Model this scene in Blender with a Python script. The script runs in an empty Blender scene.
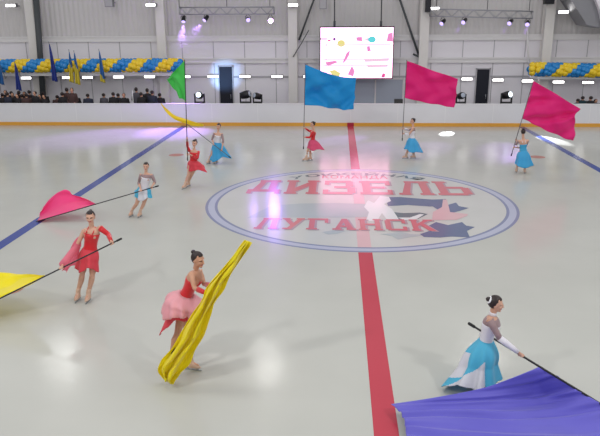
import bpy, bmesh, math, random
from mathutils import Vector, Matrix, Euler
import numpy as np
random.seed(7)
PI = math.pi
scn = bpy.context.scene
COL = scn.collection
V = Vector

# ------------------------------------------------------------------ camera
F, CH, YAW, PIT, ROL, CX, CY = 650.11, 4.985, .0588, .2873, -.00577, -.661, -18.636
_c, _s = math.cos(YAW), math.sin(YAW)
_hf = V((-_s, _c, 0)); _r = V((_c, _s, 0))
FW = _hf*math.cos(PIT) + V((0, 0, -math.sin(PIT)))
_up = _hf*math.sin(PIT) + V((0, 0, math.cos(PIT)))
RT = _r*math.cos(ROL) + _up*math.sin(ROL)
UP = -_r*math.sin(ROL) + _up*math.cos(ROL)
CAM = V((CX, CY, CH))
cam = bpy.data.cameras.new('camera'); co = bpy.data.objects.new('camera', cam); COL.objects.link(co)
co.matrix_world = Matrix(((RT.x, UP.x, -FW.x, CX), (RT.y, UP.y, -FW.y, CY), (RT.z, UP.z, -FW.z, CH), (0, 0, 0, 1)))
cam.sensor_width = 36; cam.sensor_fit = 'HORIZONTAL'; cam.lens = F*36/600; cam.clip_end = 300
scn.camera = co

def ray(px, py): return (FW*F + RT*(px-300) - UP*(py-218)).normalized()
def at_y(px, py, Y):                       # point of the pixel's sight line on the upright plane y = Y
    d = ray(px, py); return CAM + d*((Y-CY)/d.y)
def ice(px, py, z=0):                      # point of the sight line at height z
    d = ray(px, py); return CAM + d*((z-CH)/d.z)
def pix(p):
    q = p-CAM; z = q.dot(FW); return V((300+F*q.dot(RT)/z, 218-F*q.dot(UP)/z))

# ------------------------------------------------------------------ materials
def lin(c): return tuple((x/12.92 if x <= .04045 else ((x+.055)/1.055)**2.4) for x in c)
def rgb(r, g, b): return lin((r/255, g/255, b/255))
def mat(name, col, rough=.6, metal=0, noise=0, nscale=8, emit=0, spec=.5, bump=0, bscale=40):
    m = bpy.data.materials.new(name); m.use_nodes = True
    nt = m.node_tree; b = nt.nodes['Principled BSDF']
    b.inputs['Base Color'].default_value = (*col, 1); b.inputs['Roughness'].default_value = rough
    b.inputs['Metallic'].default_value = metal; b.inputs['Specular IOR Level'].default_value = spec
    if emit:
        b.inputs['Emission Color'].default_value = (*col, 1); b.inputs['Emission Strength'].default_value = emit
    if noise or bump:
        tc = nt.nodes.new('ShaderNodeTexCoord')
    if noise:
        n = nt.nodes.new('ShaderNodeTexNoise'); n.inputs['Scale'].default_value = nscale; n.inputs['Detail'].default_value = 5
        r = nt.nodes.new('ShaderNodeMapRange'); r.inputs[3].default_value = 1-noise; r.inputs[4].default_value = 1+noise
        x = nt.nodes.new('ShaderNodeVectorMath'); x.operation = 'SCALE'; x.inputs[0].default_value = col
        nt.links.new(tc.outputs['Object'], n.inputs['Vector']); nt.links.new(n.outputs[0], r.inputs[0])
        nt.links.new(r.outputs[0], x.inputs['Scale']); nt.links.new(x.outputs[0], b.inputs['Base Color'])
    if bump:
        n2 = nt.nodes.new('ShaderNodeTexNoise'); n2.inputs['Scale'].default_value = bscale
        bp = nt.nodes.new('ShaderNodeBump'); bp.inputs['Strength'].default_value = bump; bp.inputs['Distance'].default_value = .01
        nt.links.new(tc.outputs['Object'], n2.inputs['Vector']); nt.links.new(n2.outputs[0], bp.inputs['Height'])
        nt.links.new(bp.outputs[0], b.inputs['Normal'])
    return m
def fabric(name, col, trans=.35, clear=.06, rough=.55, sheen=.3):
    m = bpy.data.materials.new(name); m.use_nodes = True; nt = m.node_tree
    b = nt.nodes['Principled BSDF']; out = nt.nodes['Material Output']
    b.inputs['Base Color'].default_value = (*col, 1); b.inputs['Roughness'].default_value = rough
    b.inputs['Sheen Weight'].default_value = sheen
    t = nt.nodes.new('ShaderNodeBsdfTranslucent'); t.inputs['Color'].default_value = (*col, 1)
    c = nt.nodes.new('ShaderNodeBsdfTransparent')
    c.inputs['Color'].default_value = (*[min(1, .35+.65*x) for x in col], 1)
    a = nt.nodes.new('ShaderNodeMixShader'); a.inputs[0].default_value = trans
    d = nt.nodes.new('ShaderNodeMixShader'); d.inputs[0].default_value = clear
    tc = nt.nodes.new('ShaderNodeTexCoord'); w = nt.nodes.new('ShaderNodeTexNoise'); w.inputs['Scale'].default_value = 60
    bp = nt.nodes.new('ShaderNodeBump'); bp.inputs['Strength'].default_value = .08
    nt.links.new(tc.outputs['Object'], w.inputs['Vector']); nt.links.new(w.outputs[0], bp.inputs['Height']); nt.links.new(bp.outputs[0], b.inputs['Normal'])
    nt.links.new(b.outputs[0], a.inputs[1]); nt.links.new(t.outputs[0], a.inputs[2])
    nt.links.new(a.outputs[0], d.inputs[1]); nt.links.new(c.outputs[0], d.inputs[2]); nt.links.new(d.outputs[0], out.inputs['Surface'])
    return m
def ice_mat(name, col, rough=.17, streak=.05):
    m = bpy.data.materials.new(name); m.use_nodes = True; nt = m.node_tree; b = nt.nodes['Principled BSDF']
    b.inputs['IOR'].default_value = 1.31
    tc = nt.nodes.new('ShaderNodeTexCoord')
    n = nt.nodes.new('ShaderNodeTexNoise'); n.inputs['Scale'].default_value = .55; n.inputs['Detail'].default_value = 6
    r = nt.nodes.new('ShaderNodeMapRange'); r.inputs[1].default_value = .3; r.inputs[2].default_value = .7
    r.inputs[3].default_value = 1-streak; r.inputs[4].default_value = 1+streak*.5
    x = nt.nodes.new('ShaderNodeVectorMath'); x.operation = 'SCALE'; x.inputs[0].default_value = col
    nt.links.new(tc.outputs['Object'], n.inputs['Vector']); nt.links.new(n.outputs[0], r.inputs[0])
    nt.links.new(r.outputs[0], x.inputs['Scale']); nt.links.new(x.outputs[0], b.inputs['Base Color'])
    n2 = nt.nodes.new('ShaderNodeTexNoise'); n2.inputs['Scale'].default_value = 2.2; n2.inputs['Detail'].default_value = 8; n2.inputs['Distortion'].default_value = 2
    r2 = nt.nodes.new('ShaderNodeMapRange'); r2.inputs[3].default_value = rough*.6; r2.inputs[4].default_value = rough*1.5
    nt.links.new(tc.outputs['Object'], n2.inputs['Vector']); nt.links.new(n2.outputs[0], r2.inputs[0]); nt.links.new(r2.outputs[0], b.inputs['Roughness'])
    n3 = nt.nodes.new('ShaderNodeTexNoise'); n3.inputs['Scale'].default_value = 3.5; n3.inputs['Detail'].default_value = 6
    bp = nt.nodes.new('ShaderNodeBump'); bp.inputs['Strength'].default_value = .05; bp.inputs['Distance'].default_value = .02
    nt.links.new(tc.outputs['Object'], n3.inputs['Vector']); nt.links.new(n3.outputs[0], bp.inputs['Height']); nt.links.new(bp.outputs[0], b.inputs['Normal'])
    return m
def glow(name, col, s):
    m = bpy.data.materials.new(name); m.use_nodes = True; nt = m.node_tree
    e = nt.nodes.new('ShaderNodeEmission'); e.inputs[0].default_value = (*col, 1); e.inputs[1].default_value = s
    nt.links.new(e.outputs[0], nt.nodes['Material Output'].inputs['Surface']); return m

ICE = rgb(187, 188, 183)
M = dict(
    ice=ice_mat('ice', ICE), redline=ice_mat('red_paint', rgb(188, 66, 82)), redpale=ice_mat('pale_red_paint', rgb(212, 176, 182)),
    blueline=ice_mat('blue_paint', rgb(62, 78, 150)), ring=ice_mat('ring_paint', rgb(132, 138, 168)), ringpale=ice_mat('ring_pale', rgb(178, 182, 204)),
    circle=ice_mat('white_paint', rgb(197, 197, 196)), logored=ice_mat('logo_red', rgb(204, 116, 126)), logodark=ice_mat('logo_outline', rgb(176, 150, 162)),
    navy=ice_mat('logo_navy', rgb(104, 114, 146)), lgrey=ice_mat('logo_grey', rgb(176, 182, 188)), lgreen=ice_mat('logo_slate', rgb(110, 122, 130)),
    logowhite=ice_mat('logo_white', rgb(224, 224, 228)), dot=ice_mat('dot_red', rgb(188, 130, 120)),
    board=mat('board_plastic', rgb(222, 222, 228), .35, noise=.03, nscale=1.5), kick=mat('kick_amber', rgb(222, 160, 62), .4, noise=.05),
    boardred=mat('board_red', rgb(170, 40, 58), .4), rail=mat('rail_white', rgb(232, 232, 236), .35),
    wall=mat('wall_panel', rgb(206, 203, 204), .7, noise=.03, nscale=.6), wall2=mat('wall_panel_low', rgb(232, 229, 236), .7, noise=.03, nscale=.6),
    beam=mat('beam_white', rgb(226, 224, 226), .55, noise=.03), column=mat('column_paint', rgb(222, 219, 217), .55, noise=.03, nscale=3),
    seam=mat('seam_grey', rgb(176, 174, 180), .6), conc=mat('concrete', rgb(120, 120, 124), .9, noise=.12, nscale=3, bump=.2),
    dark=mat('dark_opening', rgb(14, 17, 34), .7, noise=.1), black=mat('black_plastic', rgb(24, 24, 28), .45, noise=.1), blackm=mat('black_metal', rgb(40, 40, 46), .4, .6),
    grey=mat('grey_metal', rgb(140, 140, 146), .45, .5), alu=mat('aluminium', rgb(170, 170, 180), .35, .7), strap=mat('cable_grey', rgb(70, 74, 78), .6),
    ceil=mat('ceiling_panel', rgb(150, 150, 154), .8, noise=.05, nscale=.4), glass=mat('glazing', rgb(176, 184, 200), .3, noise=.03, nscale=1),
    lamp=glow('lamp_white', (1, .98, .95), 6), lampflood=glow('lamp_flood', (1, .98, .94), 6), violet=glow('lamp_violet', (.6, .48, 1), 1.7), violet2=glow('lamp_violet_big', (.36, .16, 1), 130),
    beamlamp=glow('lamp_cool', (.75, .88, 1), 3.5), screenw=glow('screen_white', (1, .45, .68), 4.2),
    sc_pink=glow('screen_pink', rgb(248, 152, 210), 1), sc_pale=glow('screen_pale', rgb(252, 214, 238), 1), sc_yel=glow('screen_yellow', rgb(244, 232, 150), 1),
    sc_cyan=glow('screen_cyan', rgb(110, 226, 232), 1), sc_red=glow('screen_red', rgb(236, 100, 160), 1), sc_dark=glow('screen_violet', rgb(120, 90, 160), 1),
    yellow=fabric('silk_yellow', rgb(255, 243, 20), .35), gold=fabric('silk_gold', rgb(250, 224, 40), .35), green=fabric('silk_green', rgb(84, 214, 100), .4),
    blue=fabric('silk_blue', rgb(0, 160, 226), .3, .04), pink=fabric('silk_pink', rgb(238, 14, 136), .3, .06), hotpink=fabric('silk_hot_pink', rgb(255, 74, 152), .3, .04),
    purple=fabric('silk_purple', rgb(104, 98, 208), .15, .02),
    skin=mat('skin', rgb(206, 160, 138), .5, noise=.04, nscale=30), skin2=mat('skin_tanned', rgb(198, 148, 122), .5, noise=.04, nscale=30), lips=mat('lips', rgb(170, 60, 70), .4), eye=mat('eye_dark', rgb(50, 34, 30), .3),
    hair=mat('hair_dark', rgb(38, 24, 26), .45, noise=.25, nscale=60), white_band=mat('hair_band_white', rgb(240, 240, 245), .5),
    reddress=fabric('dress_red', rgb(216, 22, 36), .1, 0, .35), coral=fabric('skirt_coral', rgb(236, 74, 92), .3, .1), palepink=fabric('chiffon_pale_pink', rgb(252, 196, 206), .3, .2),
    pinksheer=fabric('chiffon_pink', rgb(252, 150, 176), .35, .4), pinkskirt=fabric('skirt_pink', rgb(240, 92, 140), .3, .08),
    white_dress=fabric('dress_white', rgb(236, 234, 244), .15, 0, .4), skyblue=fabric('skirt_blue', rgb(92, 204, 238), .3, .05), deepblue=fabric('skirt_deep_blue', rgb(74, 188, 240), .3, .05),
    white_skirt=fabric('skirt_white', rgb(238, 238, 246), .3, .08), sheer=fabric('mesh_mauve', rgb(190, 170, 176), .2, .4),
    skate=mat('skate_cover_beige', rgb(206, 172, 150), .5, noise=.05), skatedark=mat('skate_cover_brown', rgb(150, 116, 100), .5), steel=mat('blade_steel', rgb(190, 195, 200), .25, .9),
    pole=mat('pole_black', rgb(38, 36, 40), .4, .2), polegrey=mat('pole_grey', rgb(98, 98, 104), .4, .3), grip=mat('pole_cap', rgb(24, 24, 26), .6),
    bblue=mat('balloon_blue', rgb(36, 134, 206), .25), byel=mat('balloon_yellow', rgb(240, 206, 44), .25),
    fblue=fabric('flag_blue', rgb(34, 58, 150), .15, 0), fsky=fabric('flag_sky', rgb(40, 110, 180), .15, 0), fyel=fabric('flag_yellow', rgb(222, 204, 60), .15, 0),
    coat1=mat('coat_black', rgb(30, 28, 34), .8, noise=.2, nscale=20), coat2=mat('coat_navy', rgb(38, 42, 62), .8, noise=.2, nscale=20), coat3=mat('coat_brown', rgb(72, 50, 50), .8, noise=.2, nscale=20),
    coat4=mat('coat_grey', rgb(82, 80, 90), .8, noise=.2, nscale=20), trouser=mat('trouser_dark', rgb(34, 34, 42), .85), coat5=mat('coat_teal', rgb(28, 56, 66), .8),
)

# ------------------------------------------------------------------ object helpers
def tag(o, label=None, cat=None, group=None, kind=None):
    for k, v in (('label', label), ('category', cat), ('group', group), ('kind', kind)):
        if v: o[k] = v
    return o
def empty(name, loc):
    o = bpy.data.objects.new(name, None); COL.objects.link(o); o.location = loc; o.empty_display_size = .1; return o
BASE = {}
def thing(name, label, cat, loc, group=None):
    o = empty(name, loc); BASE[o.name] = V(loc); return tag(o, label, cat, group)
def obj(name, bm, m, parent=None, smooth=True, kind=None):
    """one mesh object from a bmesh in world coordinates"""
    me = bpy.data.meshes.new(name)
    bmesh.ops.recalc_face_normals(bm, faces=bm.faces[:]); bm.to_mesh(me); bm.free()
    return obj_me(name, me, m, parent, smooth, kind)
def obj_me(name, me, m, parent=None, smooth=True, kind=None):
    for x in (m if isinstance(m, (list, tuple)) else [m]): me.materials.append(M[x] if isinstance(x, str) else x)
    for p in me.polygons: p.use_smooth = smooth
    o = bpy.data.objects.new(name, me); COL.objects.link(o)
    if parent:
        b = BASE.get(parent.name, V((0, 0, 0))); me.transform(Matrix.Translation(-b)); o.parent = parent; BASE[o.name] = b
        if parent.parent: o.matrix_parent_inverse = Matrix.Identity(4)
    if kind: o['kind'] = kind
    return o
def sub(name, bm, m, part, smooth=True):   # a sub-part: the part sits at its thing's base, so the same offset holds
    return obj(name, bm, m, part, smooth)
def NB(): return bmesh.new()
def box(bm, x0, x1, y0, y1, z0, z1, bevel=0, mi=0):
    vs = [bm.verts.new((x, y, z)) for x in (x0, x1) for y in (y0, y1) for z in (z0, z1)]
    fs = [(0, 1, 3, 2), (4, 6, 7, 5), (0, 4, 5, 1), (2, 3, 7, 6), (0, 2, 6, 4), (1, 5, 7, 3)]
    faces = [bm.faces.new([vs[i] for i in f]) for f in fs]
    for f in faces: f.material_index = mi
    if bevel:
        es = list({e for f in faces for e in f.edges})
        bmesh.ops.bevel(bm, geom=es, offset=bevel, segments=2, affect='EDGES', profile=.7)
def poly(bm, pts, mi=0):
    f = bm.faces.new([bm.verts.new(p) for p in pts]); f.material_index = mi; return f
def rings(bm, rr, cap=True, mi=0, closed=True):
    """loft through rings of equal length"""
    vv = [[bm.verts.new(p) for p in r] for r in rr]; n = len(vv[0])
    for a, b in zip(vv, vv[1:]):
        for i in range(n if closed else n-1):
            f = bm.faces.new((a[i], a[(i+1) % n], b[(i+1) % n], b[i])); f.material_index = mi
    if cap and closed:
        bm.faces.new(vv[0][::-1]).material_index = mi; bm.faces.new(vv[-1]).material_index = mi
    return vv
def basis(d, hint=V((0, 0, 1))):
    d = d.normalized()
    if abs(d.dot(hint)) > .97: hint = V((1, 0, 0)) if abs(d.x) < .9 else V((0, 1, 0))
    u = d.cross(hint).normalized(); v = u.cross(d).normalized(); return u, v
def ell(c, u, v, a, b, n=16): return [c + u*(a*math.cos(2*PI*i/n)) + v*(b*math.sin(2*PI*i/n)) for i in range(n)]
def tube(bm, pts, rad, n=12, mi=0, round_ends=False, hint=V((0, 0, 1))):
    pts = [V(p) for p in pts]
    if not isinstance(rad, (list, tuple)): rad = [rad]*len(pts)
    rr = []
    for i, p in enumerate(pts):
        d = (pts[min(i+1, len(pts)-1)] - pts[max(i-1, 0)])
        u, v = basis(d, hint); r = rad[i]
        if round_ends and i == 0:
            dn = d.normalized()
            for k in (.15, .55, .85): rr.append(ell(p - dn*r*math.sqrt(max(0, 1-k*k)), u, v, r*k, r*k, n))
        rr.append(ell(p, u, v, r, r, n))
        if round_ends and i == len(pts)-1:
            dn = d.normalized()
            for k in (.85, .55, .15): rr.append(ell(p + dn*r*math.sqrt(max(0, 1-k*k)), u, v, r*k, r*k, n))
    rings(bm, rr, True, mi)
def blob(bm, c, axes, rad, nu=16, nv=10, mi=0):
    ax, ay, az = axes; rr = []
    for j in range(1, nv):
        t = PI*j/nv; k = math.sin(t)
        rr.append([c + ax*(rad[0]*k*math.cos(2*PI*i/nu)) + ay*(rad[1]*k*math.sin(2*PI*i/nu)) - az*(rad[2]*math.cos(t)) for i in range(nu)])
    rings(bm, rr, True, mi)
def thicken(bm, t):
    """give a sheet real thickness: an offset back face joined along the rim"""
    bm.normal_update(); vs = bm.verts[:]; fs = bm.faces[:]
    back = {v: bm.verts.new(v.co - v.normal*t) for v in vs}
    rim = [(e, e.link_loops[0]) for e in bm.edges if len(e.link_faces) == 1]; rim = [(l.vert, l.link_loop_next.vert, l.face.material_index) for e, l in rim]
    for f in fs: bm.faces.new([back[v] for v in reversed(f.verts)]).material_index = f.material_index
    for a, b, mi in rim: bm.faces.new((b, a, back[a], back[b])).material_index = mi
def crv(pts, n):
    """Catmull-Rom through points"""
    pts = [V(p) for p in pts]; P = [pts[0]*2-pts[1]] + pts + [pts[-1]*2-pts[-2]]; out = []; k = len(pts)-1
    for i in range(n+1):
        t = i/n*k; j = min(int(t), k-1); t -= j
        a, b, c, d = P[j:j+4]
        out.append(.5*((2*b) + (c-a)*t + (2*a-5*b+4*c-d)*t*t + (3*b-a-3*c+d)*t**3))
    return out
def copy_tree(o, parent=None):
    c = o.copy(); COL.objects.link(c); BASE[c.name] = BASE.get(o.name, V((0, 0, 0)))
    if parent: c.parent = parent
    for ch in list(o.children): copy_tree(ch, c)
    return c

# ------------------------------------------------------------------ the setting
WY = 18.4                                     # far wall
bm = NB(); box(bm, -31, 31, -15.2, 15, -.2, 0); floor = obj('floor', bm, 'ice', None, False, 'structure')
bm = NB(); box(bm, -30.8, 30.8, 15, WY+.3, -.2, .02); obj('floor_walkway', bm, 'conc', None, False, 'structure')
Z1 = .0015
def marking(name, bm, m): return obj(name, bm, m, floor, False)
def band(bm, x0, x1, y0, y1, z=Z1, n=1):
    for i in range(n):
        a, b = y0+(y1-y0)*i/n, y0+(y1-y0)*(i+1)/n; poly(bm, [(x0, a, z), (x1, a, z), (x1, b, z), (x0, b, z)])
def annulus(bm, r0, r1, z, n=128):
    for i in range(n):
        a, b = 2*PI*i/n, 2*PI*(i+1)/n
        poly(bm, [(r0*math.cos(a), r0*math.sin(a), z), (r1*math.cos(a), r1*math.sin(a), z), (r1*math.cos(b), r1*math.sin(b), z), (r0*math.cos(b), r0*math.sin(b), z)])
bm = NB(); poly(bm, [(4.16*math.cos(2*PI*i/96), 4.16*math.sin(2*PI*i/96), Z1) for i in range(96)]); marking('centre_circle_field', bm, 'circle')
bm = NB(); annulus(bm, 4.43, 4.51, Z1); annulus(bm, 4.16, 4.24, Z1); marking('centre_circle_ring', bm, 'ring')
bm = NB(); annulus(bm, 4.24, 4.43, Z1); marking('centre_circle_band', bm, 'ringpale')
bm = NB(); band(bm, -.16, .16, -15, -4.52); band(bm, -.16, .16, 4.52, 15); marking('red_centre_line', bm, 'redline')
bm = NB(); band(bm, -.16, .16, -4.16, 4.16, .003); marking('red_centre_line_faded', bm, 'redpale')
for x in (-8.67, 8.67):
    bm = NB(); band(bm, x-.15, x+.15, -15, 15); marking('blue_line', bm, 'blueline')
for x, y in ((-7.17, 7), (7.17, 7), (-7.17, -7)):
    bm = NB(); poly(bm, [(x+.3*math.cos(2*PI*i/40), y+.3*math.sin(2*PI*i/40), Z1) for i in range(40)]); marking('faceoff_spot', bm, 'dot')
# emblem in the centre circle
def icepoly(name, pts, m, z):
    bm = NB(); poly(bm, [ice(px, py, z) for px, py in pts]); bmesh.ops.triangulate(bm, faces=bm.faces[:]); return marking(name, bm, m)
icepoly('emblem_grey_sweep', [(247, 218), (258, 212), (272, 205.5), (300, 203.5), (335, 203), (366, 204), (372, 210), (370, 217), (330, 217.5), (285, 217.5), (268, 217)], 'lgrey', .0045)
icepoly('emblem_navy_wing', [(385, 197), (400, 197), (432, 199.5), (446, 199), (444, 206), (430, 206.5), (408, 205), (388, 206)], 'navy', .0045)
icepoly('emblem_navy_star', [(432, 206), (447, 205), (456, 202.5), (459, 206), (469, 208), (461, 210.5), (452, 213), (440, 211)], 'navy', .006)
icepoly('emblem_dark_swoosh', [(392, 212), (404, 213), (420, 212.5), (428, 214), (418, 219), (400, 220.5), (390, 219)], 'lgreen', .0045)
icepoly('emblem_white_swoosh', [(398, 217.5), (410, 217.5), (420, 214), (424, 214.5), (416, 219.5), (404, 220)], 'logowhite', .0055)
icepoly('emblem_white_figure', [(366, 221), (369, 212), (364, 207), (368, 200), (374, 203), (380, 196), (389, 197), (391, 201), (384, 204), (392, 209), (400, 221), (388, 221), (382, 213), (377, 221)], 'logowhite', .0055)
icepoly('emblem_red_tower', [(432, 220), (433, 212), (442, 207), (443, 199.5), (447, 199.5), (450, 212), (468, 214), (467, 216), (456, 220)], 'redpale', .0065)
icepoly('emblem_slate_star', [(424, 237), (420, 234), (432, 230), (428, 226), (436, 222), (448, 225), (462, 222), (466, 225.5), (475, 227), (467, 231), (470, 237.5), (452, 236.5), (440, 237.5)], 'navy', .0045)
icepoly('emblem_grey_star', [(380, 234), (392, 233), (400, 231), (410, 234), (428, 235), (410, 237), (398, 239.5), (392, 236)], 'lgrey', .0045)
icepoly('emblem_grey_spark', [(322, 232), (334, 230), (346, 231), (338, 233.5), (328, 234.5)], 'lgrey', .0045)
def text_mesh(s, bold=.03):
    cu = bpy.data.curves.new('lettering', 'FONT'); cu.body = s; cu.size = 1; cu.offset = bold; cu.resolution_u = 4; cu.space_character = 1.06
    o = bpy.data.objects.new('lettering', cu); COL.objects.link(o); bpy.context.view_layer.update()
    me = bpy.data.meshes.new_from_object(o.evaluated_get(bpy.context.evaluated_depsgraph_get())); bpy.data.objects.remove(o); return me
def ice_text(name, s, x0, x1, y0, y1, z, m, bold=.03, arc=None):
    me = text_mesh(s, bold); co_ = np.array([v.co[:] for v in me.vertices]); lo, hi = co_.min(0), co_.max(0)
    for v in me.vertices:
        u = (v.co.x-lo[0])/(hi[0]-lo[0]); w = (v.co.y-lo[1])/(hi[1]-lo[1])
        if arc:
            a = x0+(x1-x0)*u; r = y0+(y1-y0)*w; v.co = (r*math.sin(a), r*math.cos(a), z)
        else: v.co = (x0+(x1-x0)*u, y0+(y1-y0)*w, z)
    return obj_me(name, me, m, floor, False)
def rc(a, b, c, d): return [(a, b), (c, b), (c, d), (a, d)]
SL, SR = [rc(0, 0, .36, .12), rc(0, .88, .36, 1)], [rc(.64, 0, 1, .12), rc(.64, .88, 1, 1)]
GLYPH = {                                     # heavy slab letters, each a few strokes in a unit square
 'Д': [[(.14, .2), (.36, .2), (.52, 1), (.34, 1)], rc(.28, .84, .92, 1), rc(.62, .2, .84, 1), rc(.02, .14, .98, .3), rc(.02, 0, .16, .2), rc(.84, 0, .98, .2)],
 'И': [rc(.07, 0, .29, 1), rc(.71, 0, .93, 1), [(.28, .1), (.28, .42), (.72, .9), (.72, .58)]] + SL + SR,
 'З': [rc(.1, .84, .86, 1), rc(.35, .43, .82, .58), rc(.06, 0, .88, .16), rc(.7, .55, .92, .92), rc(.74, .08, .97, .5), rc(.06, .68, .2, 1), rc(.02, 0, .18, .32)],
 'Е': [rc(.08, 0, .32, 1), rc(0, .84, .92, 1), rc(.3, .43, .74, .57), rc(0, 0, .94, .16), rc(.78, .66, .92, 1), rc(.8, 0, .94, .34)],
 'Л': [[(.08, .05), (.3, .05), (.5, 1), (.32, 1)], rc(.26, .86, 1, 1), rc(.68, 0, .92, 1), rc(.6, 0, 1, .12), rc(0, 0, .34, .13)],
 'Ь': [rc(.08, 0, .32, 1), rc(0, .88, .4, 1), rc(.3, .46, .84, .6), rc(0, 0, .84, .14), rc(.74, .07, .98, .53)],
 'У': [[(.02, 1), (.27, 1), (.6, .42), (.45, .28)], [(.74, 1), (.97, 1), (.46, 0), (.24, 0)], rc(0, .88, .36, 1), rc(.62, .88, 1, 1), rc(.1, 0, .46, .13)],
 'Г': [rc(.1, 0, .34, 1), rc(0, .86, .92, 1), rc(.77, .6, .92, 1), rc(0, 0, .46, .12)],
 'А': [[(.08, 0), (.26, 0), (.58, 1), (.4, 1)], [(.66, 0), (.93, 0), (.62, 1), (.38, 1)], rc(.22, .24, .78, .38), rc(0, 0, .38, .12), rc(.6, 0, 1, .12)],
 'Н': [rc(.07, 0, .29, 1), rc(.71, 0, .93, 1), rc(.28, .43, .72, .58)] + SL + SR,
 'С': [rc(.04, .1, .28, .9), rc(.12, .85, .9, 1), rc(.12, 0, .9, .15), rc(.76, .62, .92, 1), rc(.76, 0, .92, .34)],
 'К': [rc(.07, 0, .3, 1), [(.29, .38), (.29, .6), (.72, 1), (.96, 1)], [(.4, .5), (.58, .66), (1, 0), (.7, 0)], rc(.6, .88, 1, 1)] + SL}
def word(t_, x0, x1, y, ytop, z, shade):
    a, b = ice(x0, y), ice(x1, y); t = ice((x0+x1)/2, ytop); cw = (b.x-a.x)/len(t_)
    for nm, m, dx, dy, dz in (('lettering_shadow', shade, .06, -.06, 0), ('lettering', 'logored', 0, 0, .0015)):
        bm = NB()
        for i, ch in enumerate(t_):
            for q, st in enumerate(GLYPH[ch]): poly(bm, [(a.x+cw*(i+.05+.9*u)+dx, a.y+(t.y-a.y)*v+dy, z+dz+q*.00015) for u, v in st])
        marking(nm, bm, m)
word('ДИЗЕЛЬ', 243, 475, 193.5, 181, .0045, 'logodark'); word('ЛУГАНСК', 252, 437, 229, 219, .0075, 'logodark')
ice_text('small_lettering', 'ХОККЕЙНАЯ', math.radians(-37), math.radians(37), 3.5, 4.0, .0045, 'lgreen', .03, arc=True)
a, b = ice(322, 179), ice(388, 179); t = ice(355, 175.6); ice_text('small_lettering', 'КОМАНДА', a.x, b.x, a.y, t.y, .0045, 'logored', .02)

# far barrier
bar = thing('rink_barrier', 'long white rink barrier with an amber kick strip along the far side of the ice', 'barrier', (0, 15.02, 0))
bm = NB(); box(bm, -30.8, 30.8, 15, 15.08, .17, 1.12); obj('barrier_panel', bm, 'board', bar, False)
bm = NB(); box(bm, -30.8, 30.8, 14.975, 15.0, 0, .18, .006); obj('kick_strip', bm, 'kick', bar, False)
bm = NB(); box(bm, -30.8, 30.8, 14.98, 15.1, 1.12, 1.16, .01); obj('top_rail', bm, 'rail', bar, False)
bm = NB(); box(bm, -.17, .17, 14.965, 14.976, 0, .19); tag(obj('red_line_marker', bm, 'boardred', bar, False), 'dark red block on the kick strip at the centre line')
for k in range(-13, 14):
    bm = NB(); box(bm, k*2.4-.012, k*2.4+.012, 14.994, 15.002, .18, 1.12); obj('panel_joint', bm, 'rail', bar, False)

# far wall
def wz(py, Y=WY): return at_y(300, py, Y).z
def wx(px, Y=WY, py=60): return at_y(px, py, Y).x
bm = NB()
zt = wz(38)
n = 220
for i in range(n):                            # ribbed upper cladding
    x0 = -30+60*i/n; x1 = x0+60/n; xm = (x0+x1)/2
    poly(bm, [(x0, WY, zt), (xm, WY+.03, zt), (xm, WY+.03, 11), (x0, WY, 11)]); poly(bm, [(xm, WY+.03, zt), (x1, WY, zt), (x1, WY, 11), (xm, WY+.03, 11)])
box(bm, -31, 31, WY+.04, WY+.3, 0, 11)
obj('wall_far', bm, 'wall', None, False, 'structure')
bm = NB(); box(bm, -31, 31, WY-.04, WY+.05, 0, zt); obj('wall_far_lower', bm, 'wall2', None, False, 'structure')
bm = NB(); box(bm, -31, 31, WY-.16, WY, wz(41), wz(35.5)); box(bm, -31, 31, WY-.2, WY-.16, wz(36.4), wz(35.2)); obj('trim_1', bm, 'beam', None, False, 'structure')
bm = NB(); box(bm, wx(178), 30, WY-.18, WY, wz(63), wz(58)); box(bm, wx(178), 30, WY-.24, WY-.18, wz(59), wz(57.6)); obj('trim_2', bm, 'beam', None, False, 'structure')
bm = NB(); box(bm, wx(178), wx(530), WY-.07, WY, wz(77.6), wz(75.8)); obj('trim_3', bm, 'seam', None, False, 'structure')
bm = NB()
for px in range(-40, 640, 31): x = wx(px+6); box(bm, x-.02, x+.02, WY-.06, WY, 0, zt)
obj('trim_4', bm, 'seam', None, False, 'structure')
# canopies over the spectator places, carrying the garlands
bm = NB(); box(bm, wx(-60), wx(180), 17.0, WY, wz(75.5, 17), wz(72.5, 17)); obj('trim_5', bm, 'rail', None, False, 'structure')
bm = NB(); box(bm, wx(531), wx(660), 17.0, WY, wz(79.5, 17), wz(76.5, 17)); obj('trim_6', bm, 'rail', None, False, 'structure')
for i, sx in ((0, -1), (1, 1)):
    bm = NB(); box(bm, sx*31.0-.15, sx*31.0+.15, -15, WY+.3, 0, 11); obj(('wall_left', 'wall_right')[i], bm, 'wall', None, False, 'structure')
# columns
for i, px in enumerate((30, 160, 292.5, 425, 550)):
    x = wx(px, WY-.6, 20); bm = NB()
    w = .24
    box(bm, x-w, x+w, WY-.62, WY-.56, 0, 11); box(bm, x-w, x+w, WY-.1, WY-.02, 0, 11); box(bm, x-w*.8, x+w*.8, WY-.57, WY-.05, 0, 11)
    obj('trim_%d' % (10+i), bm, 'column', None, False, 'structure')
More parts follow.
